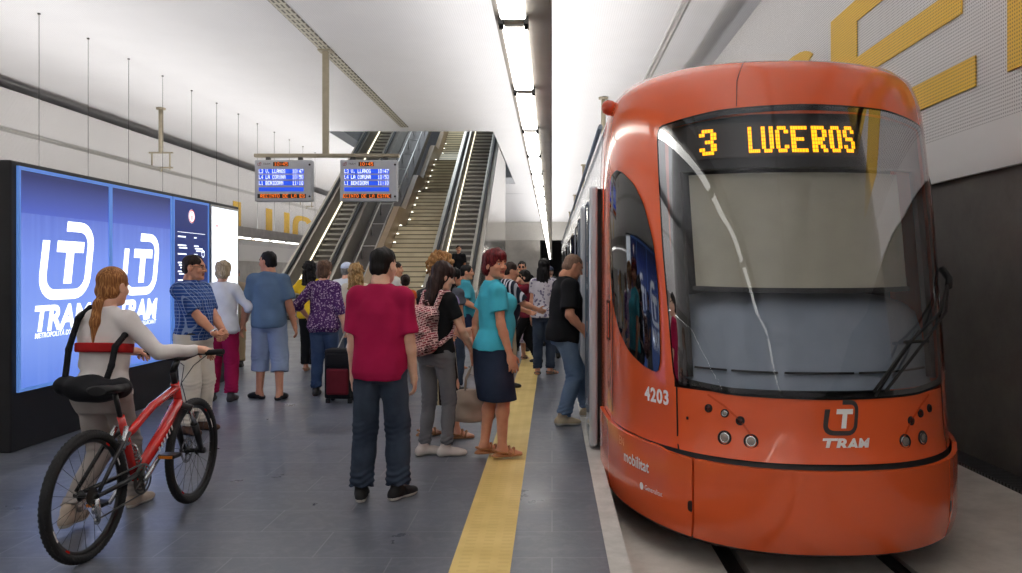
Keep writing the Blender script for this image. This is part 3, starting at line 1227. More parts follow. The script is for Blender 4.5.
def departure(x0, ticker, label):
    w, h = 1.40, 1.02
    r_ = root('departure_display', (x0, SY, 3.24), label, 'display', 'departure displays on the hanger')
    b = BM()
    box(b, 0, w, -.12, .12, 0, h, .025)
    mesh_obj('casing', b, M_DGREY, r_)
    for x in (.3, 1.1):
        b = BM()
        box(b, x - .05, x + .05, -.05, .05, h, h + .074)
        mesh_obj('bracket', b, M_DKSTEEL, r_)
    for z in (.12, .9):
        b = BM()
        lathe(b, [(0, 0), (.025, 0), (.025, .02), (0, .02)], 10, Matrix.Translation((w - .04, -.12, z)) @ Matrix.Rotation(R(90), 4, 'X'))
        mesh_obj('lock', b, M_BLACK, r_)
    F = lambda zz: basis((0, -.121 - zz, 0), (1, 0, 0), (0, 0, 1))

    def bar(name, xa, xb, ya, yb, m, par=None):
        b = BM()
        box(b, xa, xb, -.128, -.118, ya, yb)
        return mesh_obj(name, b, m, par or r_)

    def writing(name, s, x, y, px, py, m, par):
        ps = [[(x + a * px, y + c * py) for a, c in q] for q in dot_text(s, 1.0, 6, False, .92)]
        b = polys_bm(ps)
        bmesh.ops.transform(b, matrix=F(.012), verts=b.verts)
        mesh_obj(name, b, m, par)
    px = .782 * w / 120
    hb = bar('clock_panel', .33 * w, .60 * w, .845 * h, .945 * h, M_DBLK)
    writing('clock_digits', '10:45', .35 * w, .855 * h, px * 1.25, .0125, M_DAMB, hb)
    for s, y in (('L3 V. LLANOS   10:47', .67), ('L4 LA CORUNA   10:50', .53), ('L1 BENIDORM    11:10', .385)):
        p = bar('departure_line', .08 * w, .865 * w, y * h, (y + .105) * h, M_DBLUE)
        writing('departure_lettering', s, .083 * w, y * h + .008, px, .0135, M_DWHT, p)
    bar('blank_line', .08 * w, .865 * w, .24 * h, .335 * h, M_DBLUE)
    p = bar('ticker_panel', .055 * w, .905 * w, .075 * h, .175 * h, M_DBLK)
    k = 0
    for word in ticker.split(' '):
        if word:
            writing('ticker_word', word, .06 * w + .835 * w * k / len(ticker), .083 * h, .835 * w / (6 * len(ticker)), .0125, M_DAMB, p)
        k += len(word) + 1
    b = polys_bm(shear2(emblem_ring(), .16, .09, .09) + shear2(emblem_tee(), .16, .09, .09))
    bmesh.ops.transform(b, matrix=F(.002) @ Matrix.Translation((.07, .875, 0)), verts=b.verts)
    mesh_obj('logo', b, mat('logo_red', (150, 70, 76), .5), r_)
    b = text_bm('TRAM', .07, 0, .2, 'LEFT')
    bmesh.ops.transform(b, matrix=F(.002) @ Matrix.Translation((.2, .895, 0)), verts=b.verts)
    mesh_obj('logo_name', b, M_LOGODK, r_)


departure(-7.32, ' RECINTO DE LA ES', 'grey departure display hanging from the crossbar, before the white wall')
departure(-5.22, 'ECINTO DE LA ESTAC', 'grey departure display hanging from the crossbar, before the escalators')

# ------------------------------------------------------------------ lit kiosk with four panels
KX = -4.48
kiosk = root('light_box_kiosk', (KX, 6.62, 0), 'long black kiosk with blue backlit posters beside the woman with the bike', 'kiosk')
M_KBLK = mat('kiosk_black', (24, 24, 26), 0.45, 0, 0.5, bump=.15, bs=6)
b = BM()
box(b, -1.1, 0, 0, 4.82, 0.0, 2.43, .012)
mesh_obj('casing', b, M_KBLK, kiosk)
M_FRAME = emit('lit_frame_blue', (96, 140, 216), .55)


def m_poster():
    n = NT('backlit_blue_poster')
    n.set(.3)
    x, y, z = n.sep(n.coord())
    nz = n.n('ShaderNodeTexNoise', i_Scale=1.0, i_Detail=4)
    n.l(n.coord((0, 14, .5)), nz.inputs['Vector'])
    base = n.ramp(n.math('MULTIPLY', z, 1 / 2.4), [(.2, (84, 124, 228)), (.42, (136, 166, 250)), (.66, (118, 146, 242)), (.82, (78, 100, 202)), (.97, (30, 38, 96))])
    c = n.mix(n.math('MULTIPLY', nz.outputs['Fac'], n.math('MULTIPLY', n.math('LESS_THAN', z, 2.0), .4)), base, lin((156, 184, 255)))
    # tube glow, streaks and dim top are painted into the emission colour
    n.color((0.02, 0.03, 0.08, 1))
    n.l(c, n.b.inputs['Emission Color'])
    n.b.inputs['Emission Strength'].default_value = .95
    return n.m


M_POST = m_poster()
M_POSTW = emit('poster_white', (244, 248, 255), 1.5)
M_POSTD = emit('poster_navy', (38, 52, 112), .7)
M_PANW = emit('panel_white', (236, 244, 255), 1.6)
Fk = lambda y, z, o: basis((o, y, z), (0, 1, 0), (0, 0, 1))
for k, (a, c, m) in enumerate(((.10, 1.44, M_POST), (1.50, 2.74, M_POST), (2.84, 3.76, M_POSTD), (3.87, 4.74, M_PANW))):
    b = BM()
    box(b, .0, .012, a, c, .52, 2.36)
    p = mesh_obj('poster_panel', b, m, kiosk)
    for y0, y1, z0, z1 in ((a - .03, a, .49, 2.39), (c, c + .03, .49, 2.39), (a, c, .49, .52), (a, c, 2.36, 2.39)):
        b = BM()
        box(b, 0, .02, y0, y1, z0, z1)
        mesh_obj('poster_frame', b, M_FRAME if k < 3 else M_STEEL, p)
    if k < 2:
        yc = (a + c) / 2 - .46
        s = .92 if k == 0 else .86
        for nm, ps in (('logo_ring', emblem_ring()), ('logo_letter', emblem_tee())):
            b = polys_bm(shear2(ps, .17, s * .85, s * .78))
            bmesh.ops.transform(b, matrix=Fk(yc, 1.25, .014), verts=b.verts)
            mesh_obj(nm, b, M_POSTW, p)
        b = text_bm('TRAM', .30, .012, .2, 'CENTER', 1, 1.05 if k == 0 else 1.0)
        bmesh.ops.transform(b, matrix=Fk(yc + s * .40, .99, .014), verts=b.verts)
        mesh_obj('logo_name', b, M_POSTW, p)
        b = text_bm("METROPOLITÀ D'ALACANT", .063, .001, .2, 'CENTER', 1, 1.0)
        bmesh.ops.transform(b, matrix=Fk(yc + s * .40, .925, .014), verts=b.verts)
        mesh_obj('logo_line', b, M_POSTW, p)
    if k == 2:
        mk = BM()
        lathe(mk, [(0, 0), (.085, 0)], 28)
        bmesh.ops.transform(mk, matrix=Fk(3.3, 2.19, .0135), verts=mk.verts)
        o = mesh_obj('info_disc', mk, M_POSTW, p)
        mk = polys_bm(stroke2d(arc(0, 0, .075, 0, 360, 28), .016) + [[(-.018, -.05), (.018, -.05), (.018, .015), (-.018, .015)], [(-.018, .03), (.018, .03), (.018, .055), (-.018, .055)]])
        bmesh.ops.transform(mk, matrix=Fk(3.3, 2.19, .0155), verts=mk.verts)
        mesh_obj('info_sign', mk, emit('info_red', (178, 62, 44), .8), o)
        random.seed(4)
        ps = [[(2.92, 1.98), (3.68, 1.98), (3.68, 1.985), (2.92, 1.985)]]
        for i in range(11):
            z = 1.92 - i * .105
            for y0 in (2.93, 3.36):
                if random.random() < .12:
                    continue
                for q in range(random.randint(1, 3)):
                    w = .06 + .2 * random.random()
                    yy = y0 + .03 * q
                    ps.append([(yy, z - .03 * q), (yy + w, z - .03 * q), (yy + w, z - .03 * q + .016), (yy, z - .03 * q + .016)])
        for cy, cz in ((3.62, 1.73), (3.55, 1.62), (3.47, 1.5)):
            ps += stroke2d(arc(cy, cz, .04, 0, 360, 14), .012)
        b = polys_bm(ps)
        bmesh.ops.transform(b, matrix=Fk(0, 0, .014), verts=b.verts)
        mesh_obj('notice_lettering', b, M_POSTW, p)
    if k == 3:
        b = polys_bm([[(4.0, 2.1), (4.08, 2.1), (4.08, 2.13), (4.0, 2.13)]])
        bmesh.ops.transform(b, matrix=Fk(0, 0, .014), verts=b.verts)
        mesh_obj('map_mark', b, emit('mark_red', (220, 150, 150), .9), p)

# ------------------------------------------------------------------ escalators and stairs
FY, SL = 24.6, 0.577
TOPZ = 11.0
M_STEP = mat('escalator_step_grey', (196, 193, 188), 0.45, 0.3, var=0.06)
M_RISER = mat('escalator_riser', (112, 109, 105), 0.5, 0.3)
M_BAL = mat('brushed_balustrade', (176, 170, 158), 0.3, 0.75, var=0.08, vs=3)
M_CLAD = mat('polished_cladding', (196, 192, 184), 0.14, 0.8, var=0.08, vs=1.5)
M_STRIPL = emit('escalator_light_strip', (255, 244, 214), 2.2)


def incl(y):
    return max(0.0, (y - FY) * SL)


YT = FY + TOPZ / SL


def escalator(x0, label, outer):
    """x0 = left edge of the steps, 1 m wide"""
    r_ = root('escalator', (x0, FY, 0), label, 'escalator', 'escalators')
    # steps
    n = int(TOPZ / .21)
    for i in range(n):
        y = -1.2 + i * .364 + 1.2
        z = i * .21
        b = BM()
        prism(b, [(y + .04, z - .21), (y + .04, z - .075), (y - .035, z - .055), (y - .035, z), (y + .364, z), (y + .364, z - .03), (y + .08, z - .03), (y + .08, z - .21)], 'x', 0.01, .99)
        for f in b.faces:
            if f.calc_center_median().z < z - .07:
                f.material_index = 1
        mesh_obj('step', b, [M_STEP, M_RISER], r_)
    L = TOPZ / SL
    for s, xa, xb in ((-1, -.05, 0.0), (1, 1.0, 1.05)):
        b = BM()
        prism(b, [(-1.6, 0), (0, -.3), (L, TOPZ - .3), (L, TOPZ + .95), (.2, .97), (-.3, .92), (-1.3, .9), (-1.6, .6)], 'x', xa, xb)
        mesh_obj('balustrade', b, M_BAL, r_)
        xo0, xo1 = (xa - .30, xa) if s < 0 else (xb, xb + .30)
        b = BM()
        prism(b, [(-1.2, 0.001), (.1, 0.001), (L, TOPZ - .25), (L, TOPZ + .9), (.25, .93), (-.3, .88), (-1.0, .86)], 'x', xo0, xo1)
        mesh_obj('deck', b, M_BAL, r_)
        xm = (xo0 * .35 + xo1 * .65) if s < 0 else (xo0 * .65 + xo1 * .35)
        b = BM()
        pth = [(xm, -1.55, .55), (xm, -1.68, .72), (xm, -1.5, .93), (xm, -.3, .96), (xm, .25, 1.02), (xm, L, TOPZ + .99)]
        tube(b, pth, .055, 8)
        mesh_obj('handrail', b, M_RUB, r_)
    b = BM()
    prism(b, [(0.3, .30), (L, TOPZ + .12), (L, TOPZ + .18), (0.3, .36)], 'x', .0, .02)
    mesh_obj('light_strip', b, M_STRIPL, r_)
    if outer:
        b = BM()
        prism(b, [(.2, 0.001), (15.4, 0.001), (15.4, CEIL - .001), ((CEIL - .9) / SL - .2, CEIL - .001), (.2, .85)], 'x', 1.351, 1.375)
        mesh_obj('side_cladding', b, M_CLAD, r_)
    return r_


escalator(-3.70, 'right-hand escalator with steel side cladding, beside the wide stairs', True)
escalator(-8.35, 'left-hand escalator rising behind the departure displays', False)

# stairs with two landings, between parapet and the right escalator
n_ = NT('stair_stone')
n_.set(.5)
x, y, z = n_.sep(n_.coord())
nz = n_.n('ShaderNodeTexNoise', i_Scale=1.5, i_Detail=4)
n_.l(n_.coord(), nz.inputs['Vector'])
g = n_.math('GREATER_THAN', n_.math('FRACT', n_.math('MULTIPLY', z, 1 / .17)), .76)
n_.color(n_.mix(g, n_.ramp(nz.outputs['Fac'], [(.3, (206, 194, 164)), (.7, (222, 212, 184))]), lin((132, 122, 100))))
M_STAIR = n_.m
b = BM()
prof = [(FY, 0)]
y, z = FY, 0.0
lights = []
for i in range(60):
    z += .17
    prof.append((y, z))
    if i % 1 == 0:
        lights.append((y, z))
    y += .295
    if i in (18, 28, 40):
        y += 1.3
    prof.append((y, z))
prof += [(y, z - .4), (FY + .5, -.0)]
prism(b, prof, 'x', -5.75, -4.06)
struct('stairs', b, M_STAIR, 'wide stone stairs between the escalators')
YS, ZS = y, z
b = BM()
pp = [(FY - .2, 0.001), (FY - .2, .75)]
y, z = FY, 0.0
for i in range(60):
    z += .17
    y += .295
    if i in (18, 28, 40):
        pp.append((y, z + .75))
        y += 1.3
        pp.append((y, z + .75))
pp += [(y, z + .75), (y, z - .5), (FY + .6, 0.001)]
prism(b, pp, 'x', -5.98, -5.76)
struct('trim_3', b, mat('brown_stone', (150, 128, 100), 0.4, var=.1, vs=2), 'brown stone parapet of the stairs')
b = BM()
prism(b, [(FY, 0.001), (YT, TOPZ + .1), (YT, TOPZ - .3), (FY + .6, 0.001)], 'x', -6.98, -5.99)
struct('trim_4', b, mat('dark_slope_panel', (92, 84, 78), 0.45, .2, var=.1), 'dark sloping deck beside the stairs')
rl = root('railing', (-6.4, FY, 0), 'steel tube railing on the sloping deck beside the stairs', 'railing')
for dx in (-.25, .25):
    b = BM()
    tube(b, [(dx, .2, .55), (dx, TOPZ / SL, TOPZ + .55)], .03, 6)
    mesh_obj('rail', b, M_STEEL, rl)
for i in range(12):
    yy = .4 + i * 1.5
    b = BM()
    tube(b, [(-.25, yy, yy * SL - .05), (-.25, yy, yy * SL + .45), (.25, yy, yy * SL + .45), (.25, yy, yy * SL - .05)], .022, 6)
    mesh_obj('post', b, M_STEEL, rl)
M_DOT = emit('step_light', (255, 252, 240), 3.0)
for i, (y, z) in enumerate(lights):
    if z < .9 or z > 8.6:
        continue
    if i % 2 == 0:
        b = BM()
        lathe(b, [(0, .05), (.035, .035), (.05, 0)], 8, Matrix.Translation((-5.68, y + .12, z)))
        tag(mesh_obj('step_light', b, M_DOT), 'small round white step light along the left edge of the stairs', 'step light', 'step lights along the stairs')
for y, z in lights[5:12:3]:
    b = BM()
    lathe(b, [(0, .05), (.035, .035), (.05, 0)], 8, Matrix.Translation((-4.22, y + .12, z)))
    tag(mesh_obj('step_light', b, M_DOT), 'small round step light low on the right edge of the stairs', 'step light', 'step lights on the right of the stairs')
# ------------------------------------------------------------------ figures: implicit surfaces meshed with surface nets
V3 = lambda *a: np.array(a, dtype=np.float64)


def nrm(v):
    v = np.asarray(v, float)
    return v / (np.linalg.norm(v) + 1e-12)


def rotm(axis, deg):
    return np.array(Matrix.Rotation(R(deg), 3, Vector(axis)))


def cap(a, b, ra, rb=None, cuts=()):
    a, b = np.asarray(a, float), np.asarray(b, float)
    rb = ra if rb is None else rb
    m = max(ra, rb)
    lo, hi = np.minimum(a, b) - m, np.maximum(a, b) + m
    ba = b - a
    L = max(ba @ ba, 1e-9)

    def f(P):
        pa = P - a
        t = np.clip((pa @ ba) / L, 0, 1)
        d = np.sqrt(np.maximum(((pa - t[..., None] * ba) ** 2).sum(-1), 1e-12)) - (ra + (rb - ra) * t)
        for p, n in cuts:
            d = np.maximum(d, (P - p) @ n)
        return d
    return lo, hi, f


def ell(c, r, M=None, cuts=()):
    c, r = np.asarray(c, float), np.asarray(r, float)
    if M is None:
        lo, hi = c - r, c + r
    else:
        e = np.abs(M) @ r
        lo, hi = c - e, c + e

    def f(P):
        q = P - c
        if M is not None:
            q = q @ M
        k0 = np.sqrt(((q / r) ** 2).sum(-1)) + 1e-9
        k1 = np.sqrt(((q / (r * r)) ** 2).sum(-1)) + 1e-9
        d = k0 * (k0 - 1) / k1
        for p, n in cuts:
            d = np.maximum(d, (P - p) @ n)
        return d
    return lo, hi, f


def stk(levels, M=None, o=(0, 0, 0), e=2.3, infl=0.0):
    """stack of ellipses: rows (z, cy, rx, ry) in the frame M (columns) about o"""
    Lv = np.array(levels, float)
    o = np.asarray(o, float)
    M = np.eye(3) if M is None else M
    z0, z1 = Lv[0, 0], Lv[-1, 0]
    rx = Lv[:, 2].max() + infl
    ya, yb = (Lv[:, 1] - Lv[:, 3]).min() - infl, (Lv[:, 1] + Lv[:, 3]).max() + infl
    cs = np.array([[x, y, z] for x in (-rx, rx) for y in (ya, yb) for z in (z0, z1)]) @ M.T + o
    lo, hi = cs.min(0), cs.max(0)

    def f(P):
        q = (P - o) @ M
        z = q[..., 2]
        cy, ax, ay = (np.interp(z, Lv[:, 0], Lv[:, i]) for i in (1, 2, 3))
        ax, ay = ax + infl, ay + infl
        d = ((np.abs(q[..., 0] / ax) ** e + np.abs((q[..., 1] - cy) / ay) ** e) ** (1 / e) - 1) * np.minimum(ax, ay)
        return np.maximum(d, np.maximum(z - z1, z0 - z))
    return lo, hi, f


def boxp(c, h, r, M=None):
    """rounded box"""
    c, h = np.asarray(c, float), np.asarray(h, float)
    M = np.eye(3) if M is None else M
    e = np.abs(M) @ h

    def f(P):
        q = np.abs((P - c) @ M) - (h - r)
        return np.sqrt((np.maximum(q, 0) ** 2).sum(-1)) + np.minimum(q.max(-1), 0) - r
    return c - e, c + e, f


def nets(D, org, res):
    s = D < 0
    nx, ny, nz = D.shape
    cs = (nx - 1, ny - 1, nz - 1)
    acc = np.zeros(cs + (3,), np.float32)
    cnt = np.zeros(cs, np.float32)
    for ax in range(3):
        sl0 = [slice(None)] * 3
        sl1 = [slice(None)] * 3
        sl0[ax], sl1[ax] = slice(0, -1), slice(1, None)
        v0, v1 = D[tuple(sl0)], D[tuple(sl1)]
        m = s[tuple(sl0)] != s[tuple(sl1)]
        t = np.where(m, v0 / np.where(m, v0 - v1, 1), 0).astype(np.float32)
        o1, o2 = [a for a in range(3) if a != ax]
        for i in (0, 1):
            for j in (0, 1):
                sl = [slice(None)] * 3
                sl[o1] = slice(i, i + cs[o1])
                sl[o2] = slice(j, j + cs[o2])
                mm, tt = m[tuple(sl)], t[tuple(sl)]
                cnt += mm
                acc[..., ax] += tt
                acc[..., o1] += mm * i
                acc[..., o2] += mm * j
    act = cnt > 0
    idx = np.full(cs, -1, np.int64)
    idx[act] = np.arange(act.sum())
    ii = np.argwhere(act)
    V = (acc[act] / cnt[act][:, None] + ii) * res + org
    Q = []
    for ax in range(3):
        o1, o2 = [(1, 2), (2, 0), (0, 1)][ax]
        sl0 = [slice(1, -1)] * 3
        sl1 = [slice(1, -1)] * 3
        sl0[ax], sl1[ax] = slice(0, -1), slice(1, None)
        a, b = s[tuple(sl0)], s[tuple(sl1)]
        for sign in (0, 1):
            e = np.argwhere(a & ~b if sign == 0 else ~a & b)
            if not len(e):
                continue
            e[:, o1] += 1
            e[:, o2] += 1

            def cell(d1, d2):
                c = e.copy()
                c[:, o1] -= d1
                c[:, o2] -= d2
                return idx[c[:, 0], c[:, 1], c[:, 2]]
            q = np.stack([cell(1, 1), cell(0, 1), cell(0, 0), cell(1, 0)], 1)
            Q.append(q if sign == 0 else q[:, ::-1])
    return V, np.concatenate(Q) if Q else np.zeros((0, 4), np.int64)


def solid(prims, res, k=0.02, sub=(), cuts=(), noise=None):
    """prims: list of prim or (prim, k). returns verts, quads"""
    pr = [(p if isinstance(p[1], (int, float)) else (p, k)) for p in prims]
    lo = np.min([p[0] for p, _ in pr], 0) - .03
    hi = np.max([p[1] for p, _ in pr], 0) + .03
    n = np.ceil((hi - lo) / res).astype(int) + 2
    axs = [lo[i] + np.arange(n[i]) * res for i in range(3)]
    D = np.full(n, .5, np.float32)

    def grid(l, h):
        i0 = np.clip(np.floor((l - lo) / res).astype(int), 0, n)
        i1 = np.clip(np.ceil((h - lo) / res).astype(int) + 1, 0, n)
        sl = tuple(slice(i0[i], i1[i]) for i in range(3))
        P = np.stack(np.meshgrid(*[axs[i][sl[i]] for i in range(3)], indexing='ij'), -1)
        return sl, P
    for p, kk in pr:
        m = .03 + kk
        sl, P = grid(p[0] - m, p[1] + m)
        if 0 in P.shape:
            continue
        d = p[2](P).astype(np.float32)
        o = D[sl]
        if kk > 0:
            h = np.maximum(kk - np.abs(o - d), 0) / kk
            D[sl] = np.minimum(o, d) - h * h * kk * .25
        else:
            D[sl] = np.minimum(o, d)
    for p in sub:
        p, kk = p if isinstance(p[1], (int, float)) else (p, .01)
        sl, P = grid(p[0] - .03, p[1] + .03)
        if 0 in P.shape:
            continue
        d = -p[2](P).astype(np.float32)
        o = D[sl]
        h = np.maximum(kk - np.abs(o - d), 0) / kk
        D[sl] = np.maximum(o, d) + h * h * kk * .25
    if noise or cuts:
        P = np.stack(np.meshgrid(*axs, indexing='ij'), -1)
        if noise:
            D = D + noise(P).astype(np.float32)
        for c in cuts:
            D = np.maximum(D, c(P).astype(np.float32))
    D[[0, -1]] = .5
    D[:, [0, -1]] = .5
    D[:, :, [0, -1]] = .5
    return nets(D, lo, res)


def to_mesh(name, VQ, mats, parent, scale=1.0, fmat=None, relax=1):
    V = np.concatenate([v for v, q in VQ])
    off, Q = 0, []
    for v, q in VQ:
        Q.append(q + off)
        off += len(v)
    Q = np.concatenate(Q).astype(np.int32)
    for _ in range(relax):
        S = np.zeros_like(V)
        c = np.zeros(len(V))
        for i, j in ((0, 1), (1, 2), (2, 3), (3, 0)):
            for a, b in ((i, j), (j, i)):
                for ax in range(3):
                    S[:, ax] += np.bincount(Q[:, a], V[Q[:, b], ax], len(V))
                c += np.bincount(Q[:, a], minlength=len(V))
        V = V * .5 + .5 * S / np.maximum(c, 1)[:, None]
    me = bpy.data.meshes.new(name)
    me.vertices.add(len(V))
    me.vertices.foreach_set('co', (V * scale).astype(np.float32).ravel())
    me.loops.add(len(Q) * 4)
    me.loops.foreach_set('vertex_index', Q.ravel())
    me.polygons.add(len(Q))
    me.polygons.foreach_set('loop_start', np.arange(len(Q), dtype=np.int32) * 4)
    me.update(calc_edges=True)
    o = link(name, me, mats, parent, True)
    if fmat is not None:
        C = V[Q].mean(1)
        me.polygons.foreach_set('material_index', fmat(C).astype(np.int32))
    return o


def wob(amp, f, seed=0, zf=1.0):
    rs = np.random.RandomState(seed)
    ks = rs.normal(size=(6, 3)) * f
    ks[:, 2] *= zf
    ph = rs.rand(6) * 6.28

    def g(P):
        d = np.zeros(P.shape[:-1])
        for k, p in zip(ks, ph):
            d += np.sin(P @ k + p)
        return d * (amp / 2.5)
    return g


# --- cloth, skin and hair materials
def m_skin(name, c):
    if name in _MC:
        return _MC[name]
    n = NT(name)
    n.set(.5, 0, .35)
    nz = n.n('ShaderNodeTexNoise', i_Scale=14, i_Detail=4)
    n.l(n.coord(), nz.inputs['Vector'])
    c0 = lin(c)
    n.color(n.ramp(nz.outputs['Fac'], [(.3, (c0[0] * .88, c0[1] * .8, c0[2] * .78, 1)), (.7, c0)]))
    n.b.inputs['Subsurface Weight'].default_value = .08
    n.b.inputs['Subsurface Radius'].default_value = (.012, .005, .003)
    _MC[name] = n.m
    return n.m


def m_hair(name, c, c2=None):
    if name in _MC:
        return _MC[name]
    n = NT(name)
    n.set(.6, 0, .25)
    nz = n.n('ShaderNodeTexNoise', i_Scale=1, i_Detail=3)
    n.l(n.coord((150, 150, 7)), nz.inputs['Vector'])
    c0 = lin(c)
    c1 = lin(c2) if c2 else tuple(min(1, x * 1.8 + .004) for x in c0[:3]) + (1,)
    n.color(n.ramp(nz.outputs['Fac'], [(.35, tuple(x * .6 for x in c0[:3]) + (1,)), (.5, c0), (.72, c1)]))
    n.bump(nz.outputs['Fac'], .3, .005)
    _MC[name] = n.m
    return n.m


def m_cloth(name, c, pattern=None, c2=(255, 255, 255), f=30, rough=.85):
    if name in _MC:
        return _MC[name]
    n = NT(name)
    n.set(rough, 0, .2)
    v = n.coord()
    nz = n.n('ShaderNodeTexNoise', i_Scale=5, i_Detail=4)
    n.l(v, nz.inputs['Vector'])
    c0 = lin(c)
    col = n.ramp(nz.outputs['Fac'], [(.3, tuple(x * .86 for x in c0[:3]) + (1,)), (.7, tuple(min(1, x * 1.08) for x in c0[:3]) + (1,))])
    x, y, z = n.sep(v)
    if pattern == 'plaid':
        a = n.math('PINGPONG', n.math('MULTIPLY', n.math('ADD', x, n.math('MULTIPLY', y, .6)), f), 1)
        b = n.math('PINGPONG', n.math('MULTIPLY', z, f), 1)
        m = n.math('MAXIMUM', n.math('GREATER_THAN', a, .82), n.math('GREATER_THAN', b, .82))
        col = n.mix(n.math('MULTIPLY', m, .55), col, lin(c2))
        a2 = n.math('GREATER_THAN', n.math('PINGPONG', n.math('MULTIPLY', n.math('ADD', x, y), f * .4), 1), .7)
        col = n.mix(n.math('MULTIPLY', a2, .4), col, tuple(q * .45 for q in c0[:3]) + (1,))
    elif pattern == 'stripe':
        a = n.math('PINGPONG', n.math('MULTIPLY', n.math('ADD', x, n.math('MULTIPLY', y, .8)), f), 1)
        col = n.mix(n.math('GREATER_THAN', a, .62), col, lin(c2))
        a2 = n.math('PINGPONG', n.math('MULTIPLY', n.math('ADD', x, n.math('MULTIPLY', y, .8)), f * .43), 1)
        col = n.mix(n.math('MULTIPLY', n.math('GREATER_THAN', a2, .8), .5), col, lin((120, 120, 130)))
    elif pattern == 'print':
        vo = n.n('ShaderNodeTexVoronoi', i_Scale=f)
        n.l(v, vo.inputs['Vector'])
        n2 = n.n('ShaderNodeTexNoise', i_Scale=f * .9, i_Detail=3, i_Distortion=1.5)
        n.l(v, n2.inputs['Vector'])
        m = n.math('MULTIPLY', n.math('LESS_THAN', vo.outputs['Distance'], .42), n.math('GREATER_THAN', n2.outputs['Fac'], .47))
        col = n.mix(m, col, lin(c2))
    elif pattern == 'ikat':
        b = n.n('ShaderNodeTexBrick', i_Scale=1)
        b.inputs['Brick Width'].default_value = .035
        b.inputs['Row Height'].default_value = .018
        b.inputs['Mortar Size'].default_value = .003
        b.inputs['Color1'].default_value = lin(c)
        b.inputs['Color2'].default_value = lin((70, 26, 34))
        b.inputs['Mortar'].default_value = lin(c2)
        mp = n.coord((1, 1, 1), rot=(R(90), 0, R(20)))
        n.l(mp, b.inputs['Vector'])
        vo = n.n('ShaderNodeTexVoronoi', i_Scale=f)
        n.l(v, vo.inputs['Vector'])
        col = n.mix(n.math('LESS_THAN', vo.outputs['Distance'], .33), b.outputs['Color'], lin(c2))
        col = n.mix(n.math('MULTIPLY', n.math('GREATER_THAN', nz.outputs['Fac'], .56), .6), col, lin((30, 16, 22)))
    elif pattern == 'denim':
        n2 = n.n('ShaderNodeTexNoise', i_Scale=3.2, i_Detail=5)
        n.l(v, n2.inputs['Vector'])
        col = n.mix(n.math('MULTIPLY', n.ramp(n2.outputs['Fac'], [(.42, (0, 0, 0, 1)), (.75, (1, 1, 1, 1))]), .55), col, lin(c2))
    n.color(col)
    w = n.n('ShaderNodeTexNoise', i_Scale=160, i_Detail=2)
    n.l(v, w.inputs['Vector'])
    n.bump(w.outputs['Fac'], .12, .002)
    _MC[name] = n.m
    return n.m


M_EYEW = mat('eye_white', (196, 188, 180), .3)
M_IRIS = mat('eye_iris', (40, 28, 20), .2)


def ik(a, t, l1, l2, hint):
    a, t = np.asarray(a, float), np.asarray(t, float)
    d = t - a
    L = np.linalg.norm(d)
    Lm = min(L, (l1 + l2) * .995)
    u = d / max(L, 1e-9)
    t = a + u * Lm
    x = (l1 * l1 - l2 * l2 + Lm * Lm) / (2 * Lm)
    h = math.sqrt(max(l1 * l1 - x * x, 0))
    hv = np.asarray(hint, float)
    hv = nrm(hv - u * (hv @ u))
    return a + u * x + hv * h, t


def uvball(c, r, n=8):
    V, Q = [], []
    for i in range(n + 1):
        for j in range(2 * n):
            a, b = PI * i / n, PI * j / n
            V.append([c[0] + r * math.sin(a) * math.cos(b), c[1] + r * math.sin(a) * math.sin(b), c[2] + r * math.cos(a)])
    for i in range(n):
        for j in range(2 * n):
            k = (j + 1) % (2 * n)
            Q.append([i * 2 * n + j, (i + 1) * 2 * n + j, (i + 1) * 2 * n + k, i * 2 * n + k])
    return np.array(V), np.array(Q)


def hand_prims(w, d, u, side, curl, spread=1.0):
    """side +1 right, -1 left; u = thumb direction; curl in degrees per joint"""
    d = nrm(d)
    u = nrm(np.asarray(u, float) - d * (np.asarray(u, float) @ d))
    pn = np.cross(d, u) * (-side)
    M = np.stack([d, u, pn], 1)
    P = [(ell(w + d * .048, (.054, .042, .017), M), .012), (cap(w - d * .03, w + d * .03, .027, .026), .02),
         (ell(w + d * .035 + u * .022 + pn * .008, (.034, .02, .017), M), .01)]
    for i, (o, L) in enumerate(((.031, .070), (.0105, .079), (-.0105, .073), (-.031, .056))):
        p = w + d * (.09 - abs(o) * .16) + u * o
        c = curl * (1 + .12 * i)
        q = d
        segs = (.46, .30, .24)
        for j, s in enumerate(segs):
            a = R(c * (.6 if j == 0 else 1.0))
            ax = np.cross(q, pn)
            q = nrm(q * math.cos(a) + np.cross(np.cross(q, pn), q) * math.sin(a))
            pn_l = nrm(np.cross(ax, q))
            e = p + q * L * s + u * o * .06 * spread
            P.append((cap(p, e, .0098 - j * .0009, .0092 - j * .0009), .005))
            p = e
            pn = pn_l if False else pn
    b = w + d * .025 + u * .036 + pn * .006
    q = nrm(d * .72 + u * .6 + pn * (.25 + curl / 120))
    e = b + q * .04
    P.append((cap(b, e, .0125, .0105), .008))
    q = nrm(d * .9 + u * .15 + pn * (.2 + curl / 80))
    P.append((cap(e, e + q * .034, .0105, .0085), .005))
    return P


TORSO = {0: [(.80, .0, .13, .085), (.88, -.005, .172, .122), (.96, -.005, .168, .12), (1.06, .0, .148, .105), (1.18, .0, .154, .112), (1.29, .0, .158, .116), (1.36, -.005, .142, .102), (1.42, -.012, .098, .078), (1.49, -.015, .058, .058)],
         1: [(.80, .0, .14, .09), (.88, -.012, .182, .13), (.95, -.008, .172, .122), (1.07, .0, .130, .098), (1.18, .0, .138, .104), (1.28, .0, .141, .104), (1.35, -.005, .124, .092), (1.415, -.012, .086, .070), (1.48, -.015, .054, .052)]}


